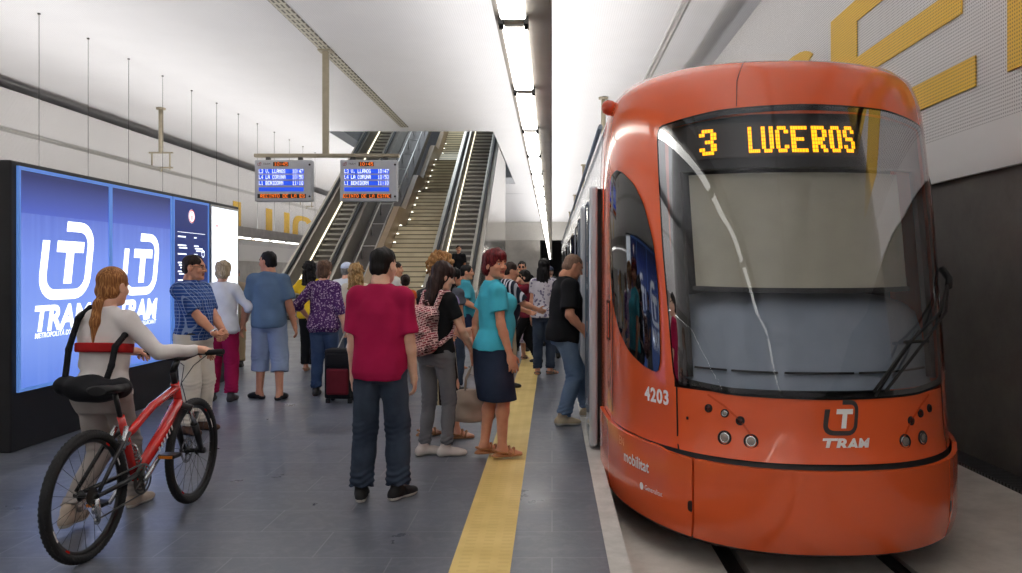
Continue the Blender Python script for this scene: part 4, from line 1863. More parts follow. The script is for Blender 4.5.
class Fig:
    def __init__(s, fem=0, fat=0.0, lean=(0, 0, 0), head=(0, 0), hands=None, elbows=None, feet=None, foot_yaw=(8, -8), thumbs=None, curls=(22, 22), hdir=None, knee=(0, 1, 0)):
        s.fem, s.fat = fem, fat
        T = rotm((0, 0, 1), lean[2]) @ rotm((1, 0, 0), -lean[0]) @ rotm((0, 1, 0), lean[1])
        s.T = T
        s.po = V3(0, 0, .95)
        feet = feet or {}
        fl, fr = V3(*feet.get('L', (-.095, 0, .085))), V3(*feet.get('R', (.095, 0, .085)))
        drop = -9
        for f, sx in ((fl, -1), (fr, 1)):
            hip = V3(sx * .09, 0, .92)
            horiz = np.hypot(*(f - hip)[:2])
            mx = math.sqrt(max(.843 ** 2 - horiz ** 2, .2))
            drop = max(drop, (hip[2] - f[2]) - mx)
        s.po = V3(0, 0, .95 - drop)
        s.drop = drop
        tp = lambda *p: s.po + T @ (V3(*p) - V3(0, 0, .95))
        s.tp = tp
        sw = (.157, .138)[fem] * (1 + .12 * fat)
        s.sh = {'L': tp(-sw, -.012, 1.392), 'R': tp(sw, -.012, 1.392)}
        s.hip = {'L': s.po + V3(-.09, 0, -.03), 'R': s.po + V3(.09, 0, -.03)}
        hands, elbows = hands or {}, elbows or {}
        s.el, s.wr, s.kn, s.an, s.fd = {}, {}, {}, {}, {}
        for k, sx in (('L', -1), ('R', 1)):
            tgt = V3(*hands[k]) if k in hands else s.sh[k] + V3(sx * (.05 + .04 * fat), .06, -.535)
            hint = V3(*elbows[k]) if k in elbows else V3(sx * .25, -1, -.1)
            s.el[k], s.wr[k] = ik(s.sh[k], tgt, .285, .262, hint)
        for k, f, yw in (('L', fl, foot_yaw[0]), ('R', fr, foot_yaw[1])):
            s.fd[k] = rotm((0, 0, 1), yw) @ V3(0, 1, 0)
            s.kn[k], s.an[k] = ik(s.hip[k], f, .425, .422, V3(*knee) + .4 * s.fd[k])
        s.neck = tp(0, -.02, 1.45)
        s.hm = rotm((0, 0, 1), head[0]) @ rotm((1, 0, 0), -head[1])
        s.hc = tp(0, .0, 1.53) + s.hm @ V3(0, .018, .085)
        s.thumbs, s.curls, s.hdir = thumbs or {}, dict(zip('LR', curls)), hdir or {}

    def hp(s, *p):
        return s.hc + s.hm @ V3(*p)

    def torso(s, infl=0.0, z0=None, z1=None, loose=0.0):
        lv = []
        fx, fy = 1 + .16 * s.fat, 1 + .26 * s.fat
        src = np.array(TORSO[s.fem])
        z0 = src[0, 0] if z0 is None else z0
        z1 = src[-1, 0] if z1 is None else z1
        zz = sorted({z0, z1} | {float(z) for z in src[:, 0] if z0 < z < z1})
        ch = max(r[2] for r in src if 1.2 < r[0] < 1.4)
        cy_ = max(r[3] for r in src if 1.2 < r[0] < 1.4)
        for z in zz:
            cy, rx, ry = (float(np.interp(z, src[:, 0], src[:, i])) for i in (1, 2, 3))
            if loose and z < 1.3:
                rx = rx + loose * max(0, ch * 1.02 - rx)
                ry = ry + loose * max(0, cy_ * 1.02 - ry)
            if z > 1.4:
                w = 1 + (fx - 1) * .5
                lv.append((z - .95, cy, rx * w, ry * w))
            else:
                lv.append((z - .95, cy + .02 * s.fat * (1.0 < z < 1.3), rx * fx, ry * fy))
        P = [(stk(lv, s.T, s.po, 2.3, infl), .03)]
        if s.fat > .3:
            P.append((ell(s.tp(0, .06 + .02 * s.fat, 1.09), V3(.13, .09, .13) * (.8 + .35 * s.fat) + infl, s.T), .06))
        if s.fem:
            for sx in (-1, 1):
                P.append((ell(s.tp(sx * .072, .085 * fy, 1.285), V3(.062, .06, .06) * (1 + .25 * s.fat) + infl, s.T), .03))
        return P

    def legs(s, r=(.092, .062, .045), hem=None, infl=0.0, keys='LR'):
        """hem: 0..2 along thigh (0-1) and shin (1-2); None = to the ankle"""
        P = []
        f = 1 + .18 * s.fat
        for k in keys:
            h, kn, an = s.hip[k], s.kn[k], s.an[k]
            r0, r1, r2 = r[0] * f + infl, r[1] * (1 + .08 * s.fat) + infl, r[2] + infl
            d1, d2 = nrm(kn - h), nrm(an - kn)
            if hem is None or hem >= 1:
                P.append((cap(h, kn, r0, r1), .03))
                t = 1.0 if hem is None else hem - 1
                e = kn + (an - kn) * t
                re = r1 + (r2 - r1) * t
                P.append((cap(kn, e, r1, re, [(e, d2)] if hem is not None else ()), .02))
            else:
                e = h + (kn - h) * hem
                P.append((cap(h, e, r0, r0 + (r1 - r0) * hem, [(e, d1)]), .03))
        return P

    def body(s, covered=True):
        P = s.torso(-.012)
        lg = .74 if covered else 1.0
        fa = 1 + .15 * s.fat
        am = (1.0, .84)[s.fem] * fa
        P.append((cap(s.neck, s.hp(0, -.02, -.06), (.060, .051)[s.fem] * (1 + .1 * s.fat), (.056, .047)[s.fem]), .025))
        for k in 'LR':
            P.append((cap(s.tp(0, -.02, 1.445), s.sh[k], .045, .042), .03))
            P.append((ell(s.sh[k], V3(.050, .052, .054) * am), .04))
            P.append((cap(s.sh[k], s.el[k], .053 * am, .042 * am), .03))
            m = s.el[k] + (s.wr[k] - s.el[k]) * .28
            P.append((cap(s.el[k], m, .041 * am, .043 * am), .02))
            P.append((cap(m, s.wr[k], .043 * am, .028 * am), .02))
            P.append((cap(s.hip[k], s.kn[k], .084 * lg * (1 + .15 * s.fat), .056 * lg), .03))
            c = s.kn[k] + (s.an[k] - s.kn[k]) * .3 - s.fd[k] * .012
            P.append((cap(s.kn[k], c, .054 * lg, .055 * lg), .03))
            P.append((cap(c, s.an[k], .055 * lg, .037 * (1 + lg) / 2), .03))
            fd, up = s.fd[k], V3(0, 0, 1)
            g = V3(s.an[k][0], s.an[k][1], s.an[k][2] - .085)
            P.append((cap(s.an[k], g - fd * .03 + up * .035, .037, .034), .02))
            P.append((cap(g + up * .05, g + fd * .11 + up * .027, .038, .026), .02))
            P.append((cap(g + fd * .09 + up * .022 - np.cross(fd, up) * .02, g + fd * .165 + up * .016, .024, .015), .015))
            P.append((cap(g + fd * .09 + up * .022 + np.cross(fd, up) * .02, g + fd * .15 + up * .016, .024, .014), .015))
        return P

    def head_prims(s):
        E = lambda c, r: ell(s.hp(*c), r, s.hm)
        C = lambda a, b, r0, r1: cap(s.hp(*a), s.hp(*b), r0, r1)
        P = [(E((0, -.008, .036), (.077, .098, .086)), .02), (E((0, .028, -.03), (.062, .07, .086)), .03), (E((0, .05, -.085), (.042, .042, .034)), .03),
             (E((0, .084, -.098), (.02, .018, .016)), .02), (C((-.032, .084, .026), (.032, .084, .026), .013, .013), .015),
             (C((0, .096, .014), (0, .116, -.024), .009, .013), .012), (C((-.014, .103, -.028), (.014, .103, -.028), .009, .009), .008),
             (C((-.018, .093, -.055), (.018, .093, -.055), .0075, .0075), .005), (C((-.016, .092, -.066), (.016, .092, -.066), .0075, .0075), .005),
             (E((-.04, .07, -.025), (.022, .02, .02)), .02), (E((.04, .07, -.025), (.022, .02, .02)), .02),
             (C((0, -.02, -.04), (0, -.045, -.12), .056, .054), .03)]
        for sx in (-1, 1):
            P.append((E((sx * .079, -.008, -.008), (.010, .024, .036)), .006))
        return P


def smooth_cut(pt, n):
    pt, n = np.asarray(pt, float), nrm(n)
    return lambda P: (P - pt) @ n


def hair_solid(F, kind, res):
    E = lambda c, r: ell(F.hp(*c), r, F.hm)
    C = lambda a, b, r0, r1: cap(F.hp(*a), F.hp(*b), r0, r1)
    cut_below = lambda z: smooth_cut(F.hp(0, 0, z), F.hm @ V3(0, .25, -1))
    amp, fq = .004, 70
    if kind in ('short', 'buzz'):
        d = -.004 if kind == 'short' else -.008
        P = [E((0, -.014, .04), (.086 + d, .106 + d, .095 + d)), E((0, -.05, -.02), (.074 + d * .5, .06, .06))]
        sub = [E((0, .122, -.055), (.076, .085, .118)), E((-.09, .0, -.05), (.03, .026, .045)), E((.09, .0, -.05), (.03, .026, .045)), E((-.085, .07, -.07), (.04, .05, .06)), E((.085, .07, -.07), (.04, .05, .06))]
        cuts = [cut_below(-.07)]
        if kind == 'buzz':
            amp = .001
    elif kind == 'bob':
        P = [E((0, -.012, .044), (.097, .113, .099)), E((0, -.045, -.03), (.088, .082, .082)), E((0, .055, .08), (.068, .05, .034))]
        sub = [E((0, .13, -.055), (.078, .08, .112))]
        cuts = [cut_below(-.10)]
        amp = .006
    elif kind == 'long':
        P = [E((0, -.01, .044), (.094, .112, .10)), E((0, -.05, -.06), (.095, .075, .13)), (E((0, -.07, -.2), (.10, .05, .16)), .04)]
        sub = [E((0, .13, -.07), (.072, .09, .135))]
        cuts = []
        amp = .006
    elif kind == 'pony':
        P = [E((0, -.012, .042), (.085, .105, .093)), E((0, -.045, -.03), (.077, .07, .07)), (C((0, -.09, -.08), (0, -.115, -.12), .028, .024), .02),
             (C((0, -.115, -.12), (.0, -.125, -.24), .028, .032), .02), (C((.0, -.125, -.24), (.004, -.105, -.50), .030, .010), .02)]
        sub = [E((0, .125, -.055), (.076, .085, .112))]
        cuts = []
        amp = 0
    elif kind == 'bun':
        P = [E((0, -.012, .042), (.088, .108, .097)), E((0, -.05, -.02), (.078, .066, .06)), (E((0, -.11, .05), (.05, .045, .05)), .02)]
        sub = [E((0, .118, -.045), (.084, .08, .105))]
        cuts = [cut_below(-.075)]
    elif kind == 'curly':
        P = [E((0, -.018, .05), (.118, .126, .115)), E((0, -.05, -.02), (.108, .085, .09))]
        sub = [E((0, .14, -.05), (.08, .085, .11))]
        cuts = [cut_below(-.105)]
        amp, fq = .014, 75
    elif kind == 'curlylong':
        P = [E((0, -.018, .045), (.108, .12, .108)), E((0, -.055, -.08), (.115, .08, .14)), (E((0, -.075, -.2), (.12, .06, .13)), .04)]
        sub = [E((0, .14, -.06), (.075, .09, .12))]
        cuts = []
        amp, fq = .014, 70
    elif kind == 'cap':
        P = [E((0, -.008, .045), (.09, .112, .09)), E((0, .12, .042), (.07, .075, .010))]
        sub = []
        cuts = [smooth_cut(F.hp(0, 0, .028), F.hm @ V3(0, 0, -1))]
        amp = 0
    return solid([(p if isinstance(p[1], (int, float)) else (p, .015)) for p in P], res, sub=sub, cuts=cuts, noise=wob(amp, fq, 3, .35 if 'curly' not in kind else 1.0) if amp else None)


SHOES = {}


def shoe(F, k, kind, res, parent, mats, scale):
    fd, up = F.fd[k], V3(0, 0, 1)
    rt = np.cross(fd, up)
    g = V3(F.an[k][0], F.an[k][1], F.an[k][2] - .085)
    M = np.stack([fd, rt, up], 1)
    E = lambda c, r: ell(g + M @ V3(*c), r, M)
    C = lambda a, b, r0, r1: cap(g + M @ V3(*a), g + M @ V3(*b), r0, r1)
    floor_cut = smooth_cut(g, -up)
    z0 = g[2]
    if kind == 'sandal' or kind == 'wedge':
        hgt = .018 if kind == 'sandal' else .03
        P = [(E((.045, 0, .0), (.135, .048, hgt)), .01)]
        if kind == 'wedge':
            P.append((E((-.03, 0, .0), (.055, .042, .04)), .02))
        V1 = solid(P, res, cuts=[floor_cut])
        S = [(C((.075, -.045, .02), (.10, 0, .062), .013, .013), .004), (C((.10, 0, .062), (.085, .045, .02), .013, .013), .004),
             (C((.045, -.043, .02), (.06, 0, .078), .013, .012), .004), (C((.06, 0, .078), (.045, .043, .02), .013, .012), .004),
             (C((-.045, -.036, .045), (-.072, 0, .055), .011, .011), .004), (C((-.072, 0, .055), (-.045, .036, .045), .011, .011), .004),
             (C((-.045, .036, .045), (.045, .043, .03), .010, .010), .004), (C((-.045, -.036, .045), (.045, -.043, .03), .010, .010), .004)]
        V2 = solid(S, res)
        return to_mesh('sandal', [V1, V2], mats, parent, scale)
    lo = {'sneaker': .0, 'shoe': -.004, 'clog': .0}[kind]
    P = [(E((-.042, 0, .036), (.046, .039, .052)), .02), (C((0, 0, .045), (.085, 0, .036), .042, .038), .02), (E((.11, .0, .028), (.078, .046, .037)), .025)]
    if kind != 'clog':
        P.append((C((0, 0, .05), (-.008, 0, .098), .045, .045), .02))
    if kind == 'clog':
        sub = [E((-.06, 0, .09), (.05, .05, .06))]
    else:
        sub = []
    VQ = solid(P, res, cuts=[floor_cut], sub=sub)
    return to_mesh('shoe', [VQ], mats, parent, scale, fmat=(lambda C_: (C_[:, 2] < z0 + (.022 if kind == 'sneaker' else .012)).astype(int)))


def person(label, loc, heading, H, F, skin, hair, top, bottom, shoes, lod=1, group=None, extra=None, hat=None, mouth=(168, 96, 84)):
    """top=(material, sleeve 0..2, hem z, ease, loose); bottom=(kind, material, ...)"""
    res = (.0085, .0105, .016)[lod]
    s = H / 1.75
    r_ = root('person', loc, label, 'person', group, R(heading))
    sk, hm_ = m_skin(*skin), m_hair(*hair[1:])
    # body: trunk and limbs, head, hands in one mesh
    VQ = [solid(F.body(bottom[0] == 'trousers' and (bottom[3] or 2) > 1.6), res, .02, cuts=[lambda P: -P[..., 2]] if min(F.an['L'][2], F.an['R'][2]) < .095 and abs(F.an['L'][2] - F.an['R'][2]) < .02 else ())]
    hres = (.0048, .006, .009)[lod]
    hq = solid(F.head_prims(), hres, sub=[(ell(F.hp(sx * .031, .098, .008), (.015, .012, .0085), F.hm), .008) for sx in (-1, 1)])
    VQ.append(hq)
    dres = (.0042, .0055, .008)[lod]
    for k, sd in (('L', -1), ('R', 1)):
        d = F.hdir.get(k)
        d = nrm(F.wr[k] - F.el[k]) if d is None else nrm(V3(*d))
        u = F.thumbs.get(k, (0, 1, .15))
        hp_ = hand_prims(F.wr[k], d, V3(*u), sd, F.curls[k])
        if F.fem:
            pass
        VQ.append(solid(hp_, dres))
    n_eye = sum(len(q) for _, q in VQ)
    for sx in (-1, 1):
        VQ.append(uvball(F.hp(sx * .031, .0805, .007), .0118))
    n_iris = sum(len(q) for _, q in VQ)
    for sx in (-1, 1):
        VQ.append(uvball(F.hp(sx * .031, .0872, .006), .0064))
    tot = sum(len(q) for _, q in VQ)

    def fm(C):
        q = (C - F.hc) @ F.hm
        m = np.zeros(len(C), int)
        lips = (np.abs(q[:, 0]) < .024) & (q[:, 1] > .088) & (np.abs(q[:, 2] + .0605) < .0125)
        brow = (np.abs(np.abs(q[:, 0]) - .032) < .020) & (q[:, 1] > .07) & (np.abs(q[:, 2] - .031 + .1 * np.abs(np.abs(q[:, 0]) - .03)) < .0052)
        m[lips] = 1
        m[brow] = 2
        m[n_eye:n_iris] = 3
        m[n_iris:tot] = 4
        return m
    to_mesh('body', VQ, [sk, m_skin('lips%d_%d_%d' % mouth, mouth), hm_, M_EYEW, M_IRIS], r_, s, fm, 1)
    if hair[0]:
        to_mesh('hair' if hair[0] != 'cap' else 'cap', [hair_solid(F, hair[0], (.006, .0075, .011)[lod])], hm_, r_, s)
    if hat:
        to_mesh('cap', [hair_solid(F, 'cap', (.006, .0075, .011)[lod])], hat, r_, s)
    # top
    m, sleeve, hem, ease, loose = top[:5]
    P = F.torso(ease, hem, 1.475 if F.fem else 1.485, loose)
    am = (1.0, .86)[F.fem] * (1 + .15 * F.fat)
    for k in 'LR':
        a, e, w = F.sh[k], F.el[k], F.wr[k]
        if sleeve <= 0:
            continue
        P.append((cap(F.tp(0, -.02, 1.44), a, .045 + ease, .043 + ease), .03))
        P.append((ell(a, V3(.050, .053, .054) * am + ease), .04))
        if sleeve <= 1:
            q = a + (e - a) * sleeve
            P.append((cap(a, q, .055 * am + ease, .050 * am + ease * 1.6, [(q, nrm(e - a))]), .03))
        else:
            q = e + (w - e) * (sleeve - 1)
            P.append((cap(a, e, .055 * am + ease, .045 * am + ease), .03))
            P.append((cap(e, q, .046 * am + ease, .034 * am + ease * 1.1, [(q, nrm(w - e))]), .02))
    ns = [ell(F.tp(0, .07, 1.53), (.07, .09, .075), F.T)]
    to_mesh('shirt', [solid(P, res, .02, sub=ns if not (len(top) > 5 and top[5]) else (), noise=wob(.0045, 22, int(H * 1000) % 97, .7))], m, r_, s)
    if len(top) > 5 and top[5]:
        cl = stk([(.50, -.016, .075, .066), (.545, -.02, .066, .06)], F.T, F.po, 2.2, 0)
        to_mesh('collar', [solid([(cl, .0)], (.006, .008, .012)[lod])], m, r_, s)
    # bottom
    kind, bm_ = bottom[:2]
    if kind == 'trousers':
        rr, hem, wz = bottom[2], bottom[3], bottom[4]
        P = F.torso(.006, .80, wz)[:1] + F.legs(rr, hem)
        z_ = F.an['L'][2]

        def folds(P_):
            zz = P_[..., 2]
            g = np.exp(-((zz - .12) / .12) ** 2) + .6 * np.exp(-((zz - .48) / .08) ** 2) + .35 * np.exp(-((zz - .85) / .06) ** 2)
            return (.006 * np.sin(zz * 150 + 3 * np.sin(P_[..., 0] * 24 + P_[..., 1] * 15))) * g + wob(.003, 18, 5)(P_)
        to_mesh('trousers' if hem is None or hem > 1.6 else 'shorts', [solid(P, res, .025, noise=folds)], bm_, r_, s)
        if len(bottom) > 5:
            bl = F.torso(.016, wz - .035, wz)[:1]
            to_mesh('belt', [solid(bl, res, .01)], bottom[5], r_, s)
    elif kind == 'skirt':
        hem, flare, wz = bottom[2:5]
        fx = 1 + .16 * F.fat
        kx = (F.kn['L'] + F.kn['R']) / 2
        lv = [(hem, kx[1] * .8, .185 * fx * flare, .15 * fx * flare), (.70, .0, .19 * fx * (1 + flare) / 2, .15 * fx * (1 + flare) / 2), (.88, -.012, .196 * fx, .148 * fx), (.95, -.008, .184 * fx, .138 * fx), (wz, 0, .150 * fx, .118 * fx)]
        P = [(stk([(z - F.drop * (z > .7), a, b, c) for z, a, b, c in lv], None, (0, 0, 0), 2.2), .02)]
        to_mesh('skirt', [solid(P, res, .02, noise=wob(.006 if flare > 1.05 else .003, 26, 9, .15))], bm_, r_, s)
    if shoes:
        for k in 'LR':
            shoe(F, k, shoes[0], (.006, .008, .012)[lod], r_, shoes[1:], s)
    return r_


def local(loc, heading, H, w):
    """world point -> unit figure coordinates"""
    v = Matrix.Rotation(-R(heading), 3, 'Z') @ (Vector(w) - Vector(loc))
    return tuple(v / (H / 1.75))
# ------------------------------------------------------------------ people on the platform
SK1, SK2, SK3 = ('skin_fair', (238, 188, 160)), ('skin_tan', (222, 162, 130)), ('skin_pale', (240, 198, 172))
HB = ('hair_black', (22, 18, 17))
HD = ('hair_dark_brown', (46, 32, 26))
JEANS = m_cloth('blue_jeans', (52, 72, 108), 'denim', (104, 124, 156))
DJEANS = m_cloth('dark_jeans', (44, 54, 70), 'denim', (92, 104, 122))
BLACKC = m_cloth('black_cloth', (24, 24, 27))
BELT = mat('black_leather', (24, 20, 18), .4)
STR = (.095, .078, .068)
SLIM = (.094, .068, .054)
WIDE = (.097, .086, .080)
SOLE_W = mat('white_sole', (206, 202, 192), .6)
SOLE_B = mat('dark_sole', (30, 27, 25), .7)

# young man in magenta, back to the viewer
F = Fig(0, 0.0, lean=(0, 1, 0), head=(-22, 4), feet={'L': (-.125, -.02, .085), 'R': (.12, .02, .085)}, foot_yaw=(10, -32),
        hands={'L': (-.20, .05, .85), 'R': (.222, .06, .85)})
person('young man in magenta T-shirt and jeans standing with his back turned', (-1.135, 5.28, 0), -2, 1.665, F, SK3, ('short',) + HB,
       (m_cloth('magenta_jersey', (170, 26, 74)), .86, .83, .018, .9), ('trousers', DJEANS, (.096, .087, .082), 1.96, 1.0), ('sneaker', mat('black_canvas', (24, 24, 26), .7), SOLE_W), 0)

# red-haired woman
F = Fig(1, .55, lean=(0, 0, 0), head=(-66, 2), feet={'L': (-.08, -.06, .115), 'R': (.085, .05, .115)}, foot_yaw=(4, -4),
        hands={'R': (.25, .08, .845), 'L': (-.22, -.10, .90)})
person('red-haired woman in turquoise top and denim skirt looking over her shoulder', (-.47, 6.45, 0), -70, 1.655, F, SK2, ('bob', 'hair_red', (92, 22, 28), (140, 44, 46)),
       (m_cloth('turquoise_jersey', (76, 192, 216)), .62, .90, .016, .5), ('skirt', m_cloth('navy_denim', (36, 46, 66), 'denim', (66, 80, 106)), .50, 1.0, 1.03), ('wedge', mat('tan_leather', (172, 116, 72), .5)), 0)

# girl with backpack
GL = (-.95, 6.55, 0)
GH = 1.585
F = Fig(1, 0.0, lean=(4, 0, 0), head=(-34, 16), feet={'L': (-.10, -.04, .085), 'R': (.10, .02, .085)}, foot_yaw=(-34, -52),
        hands={'R': (.25, .22, .93), 'L': (-.14, .30, 1.05)}, elbows={'R': (.5, -1, 0)}, curls=(40, 55))
person('girl in black T-shirt and grey jeans wearing a patterned backpack', GL, -28, GH, F, SK1, ('long', 'hair_girl_brown', (50, 34, 30)),
       (m_cloth('black_tee', (26, 26, 28)), .6, .92, .014, .6), ('trousers', m_cloth('grey_jeans', (104, 104, 108), 'denim', (146, 146, 148)), SLIM, 1.95, .95), ('sneaker', mat('pale_canvas', (206, 196, 190), .7), SOLE_W), 0)

# woman with curly blond hair, mostly hidden
F = Fig(1, .25, head=(-18, 4), feet={'L': (-.12, -.12, .09), 'R': (.10, .14, .09)}, hands={'L': (-.2, .28, 1.0), 'R': (.24, .2, .95)})
person('woman with curly blond hair and striped skirt behind the backpack girl', (-1.02, 7.25, 0), -72, 1.66, F, SK1, ('curly', 'hair_blond_curl', (150, 104, 58), (206, 164, 106)),
       (m_cloth('lilac_print', (168, 156, 206), 'print', (214, 210, 230), 34), .9, .88, .02, .9), ('skirt', m_cloth('cream_stripe', (44, 36, 34), 'stripe', (220, 206, 170), 34), .34, 1.1, 1.0), ('wedge', mat('tan_sandal', (150, 104, 66), .5)), 1)

# bald man stepping into the tram
BL = (.11, 7.95, 0)
F = Fig(0, .40, lean=(5, 0, 0), head=(0, 26), feet={'R': (.11, -.04, .085), 'L': (-.10, .30, .115)}, foot_yaw=(4, -8),
        hands={'R': (.19, .17, .92), 'L': (-.22, .30, .95)}, elbows={'R': (.5, -1, -.1)}, curls=(30, 30))
person('bald man in black T-shirt and jeans stepping into the tram doorway', BL, -72, 1.72, F, SK2, ('buzz', 'hair_stubble', (128, 100, 84), (150, 122, 104)),
       (BLACKC, .8, .84, .024, .9), ('trousers', m_cloth('light_jeans', (86, 108, 136), 'denim', (134, 152, 174)), (.094, .082, .072), 1.95, .97), ('sneaker', mat('beige_suede', (176, 160, 134), .8), SOLE_W), 0)

# man in the blue checked shirt
F = Fig(0, .68, lean=(-2, 0, 0), head=(14, 4), feet={'L': (-.12, 0, .085), 'R': (.12, .03, .085)}, foot_yaw=(12, -14),
        hands={'L': (-.07, .30, .97), 'R': (.06, .31, .96)}, elbows={'L': (-.25, -1, 0), 'R': (.25, -1, 0)}, thumbs={'L': (.2, .5, 1), 'R': (-.2, .5, 1)}, curls=(30, 30), hdir={'L': (.7, .35, -.3), 'R': (-.7, .35, -.3)})
plaid_man = person('man in blue checked shirt and beige trousers beside the lit kiosk', (-3.36, 7.5, 0), -104, 1.665, F, SK2, ('short',) + HD,
       (m_cloth('blue_check', (44, 78, 148), 'plaid', (178, 200, 230), 62), .85, .90, .015, .7, True), ('trousers', m_cloth('beige_cotton', (220, 212, 198)), (.108, .092, .08), 1.96, .99, BELT), ('shoe', mat('brown_leather', (100, 66, 44), .5), SOLE_B), 0)



def glasses(F, rt, s_, lens, name):
    b = BM()
    for sx in (-1, 1):
        ring = [Vector(F.hp(sx * .032 + .022 * math.cos(a), .104 - .006 * abs(math.cos(a)), .006 + .018 * math.sin(a))) * s_ for a in [2 * PI * i / 14 for i in range(14)]]
        tube(b, ring, .0016, 5, True)
        if lens:
            f = b.faces.new([b.verts.new(p) for p in ring])
        tube(b, [Vector(F.hp(sx * .054, .10, .01)) * s_, Vector(F.hp(sx * .082, .0, .012)) * s_], .0015, 5)
    tube(b, [Vector(F.hp(-.010, .106, .01)) * s_, Vector(F.hp(.010, .106, .01)) * s_], .0015, 5)
    mesh_obj(name, b, mat('spectacle_black', (18, 18, 20), .2), rt)


glasses(F, plaid_man, 1.665 / 1.75, False, 'spectacles')
b = BM()
w_ = [Vector(F.wr['R']) * (1.665 / 1.75), Vector(F.el['R']) * (1.665 / 1.75)]
d_ = (w_[1] - w_[0]).normalized()
tube(b, [w_[0] + d_ * .02, w_[0] + d_ * .045], .036, 14)
mesh_obj('watch', b, M_CHROME, plaid_man)

# woman in white with magenta trousers
F = Fig(1, .2, feet={'L': (-.13, .02, .085), 'R': (.11, -.03, .085)}, head=(4, 6), hands={'R': (.24, .2, 1.02), 'L': (-.2, .26, 1.0)}, elbows={'R': (.8, -.8, 0), 'L': (-.8, -.8, 0)})
person('grey-haired woman in white blouse and magenta trousers before the white panel', (-3.83, 9.3, 0), 8, 1.625, F, SK1, ('bob', 'hair_ash', (168, 148, 118), (214, 200, 174)),
       (m_cloth('white_blouse', (226, 228, 232)), 1.3, .84, .022, .9), ('trousers', m_cloth('magenta_cotton', (170, 28, 78)), (.104, .088, .08), 1.95, 1.0), ('shoe', mat('grey_shoe', (60, 56, 58), .6), SOLE_B), 1)

# man in steel blue shirt and cropped trousers
F = Fig(0, .35, head=(62, 2), feet={'L': (-.13, .06, .085), 'R': (.13, -.04, .085)}, foot_yaw=(58, -12), hands={'L': (-.32, .03, .86), 'R': (.28, .06, .86)})
person('man in steel-blue shirt and pale cropped trousers looking to the side', (-3.33, 9.42, 0), 4, 1.75, F, SK2, ('short',) + HB,
       (m_cloth('steel_blue_cotton', (96, 120, 146)), .8, .84, .024, .9, True), ('trousers', m_cloth('pale_blue_cotton', (150, 166, 192)), (.108, .1, .098), 1.42, 1.0), ('clog', mat('black_rubber_clog', (24, 24, 26), .6), SOLE_B), 1)

# woman in yellow, woman in purple print, and the heads near them
F = Fig(1, .1, feet={'L': (-.08, .02, .085), 'R': (.08, -.02, .085)}, hands={'L': (-.3, .02, .95)}, elbows={'L': (-1, -.6, 0)})
person('woman in yellow top with long black curls facing the escalators', (-3.66, 12.1, 0), -6, 1.65, F, SK2, ('curlylong', 'hair_black', (22, 18, 17)),
       (m_cloth('yellow_cotton', (222, 184, 44)), .55, .84, .018, .6), ('trousers', BLACKC, WIDE, 1.93, 1.0), ('sandal', mat('pale_sandal', (190, 160, 130), .6)), 2)
PL = (-2.78, 9.75, 0)
F = Fig(1, .4, feet={'L': (-.09, -.04, .085), 'R': (.09, .04, .085)}, head=(-6, 0), hands={'R': (.29, -.02, .86), 'L': (-.26, .12, 1.0)}, elbows={'L': (-.8, -.8, 0)}, curls=(20, 60))
person('woman in purple patterned blouse and jeans walking towards the escalators', PL, -4, 1.635, F, SK1, ('bob', 'hair_light_brown', (96, 70, 54), (142, 110, 84)),
       (m_cloth('purple_print', (84, 48, 104), 'print', (196, 170, 196), 42), 1.3, .82, .024, .9), ('trousers', JEANS, STR, 1.95, 1.0), ('shoe', mat('black_leather_shoe', (24, 22, 22), .4), SOLE_B), 1)
F = Fig(0, .2, head=(-10, 0))
person('man in white shirt and pale cap partly hidden by the purple blouse', (-2.98, 11.6, 0), -10, 1.64, F, SK1, ('short', 'hair_grey', (128, 124, 120)),
       (m_cloth('white_cotton', (222, 224, 230)), .8, .84, .022, .8), ('trousers', m_cloth('grey_cotton', (110, 112, 118)), STR, 1.95, 1.0), ('shoe', BELT, SOLE_B), 2, hat=mat('pale_cap_cloth', (206, 214, 236), .8))
F = Fig(1, .1)
person('woman with long wavy blond hair just left of the magenta T-shirt', (-2.62, 10.7, 0), 4, 1.60, F, SK1, ('curlylong', 'hair_wavy_blond', (170, 132, 82), (220, 190, 140)),
       (m_cloth('cream_jersey', (214, 206, 188)), .7, .84, .018, .7), ('trousers', DJEANS, STR, 1.95, 1.0), ('shoe', BELT, SOLE_B), 2)
F = Fig(0, .1, head=(-30, 0))
person('man with dark hair and white shirt right behind the magenta T-shirt', (-2.52, 12.9, 0), -70, 1.66, F, SK2, ('short',) + HD,
       (m_cloth('off_white_cotton', (216, 212, 206)), .8, .84, .022, .8), ('trousers', m_cloth('khaki_cotton', (140, 126, 100)), STR, 1.95, 1.0), ('shoe', BELT, SOLE_B), 2)
F = Fig(1, 0)
person('dark-haired girl in orange top between magenta T-shirt and backpack', (-2.2, 12.0, 0), 12, 1.46, F, SK2, ('bun', 'hair_dark_brown', (46, 32, 26)),
       (m_cloth('orange_cotton', (206, 92, 40)), .3, .84, .014, .4), ('trousers', BLACKC, STR, 1.95, 1.0), ('shoe', BELT, SOLE_B), 2)
F = Fig(1, .1, head=(-20, 0))
person('dark-haired woman just behind the curly blond hair', (-1.24, 10.0, 0), -40, 1.545, F, SK2, ('long',) + HB,
       (m_cloth('grey_jersey', (90, 92, 100)), .6, .84, .016, .6), ('trousers', DJEANS, STR, 1.95, 1.0), ('shoe', BELT, SOLE_B), 2)
F = Fig(0, .35, head=(-10, 4), hands={'R': (.24, .22, 1.0)}, feet={'L': (-.1, -.12, .085), 'R': (.1, .12, .085)})
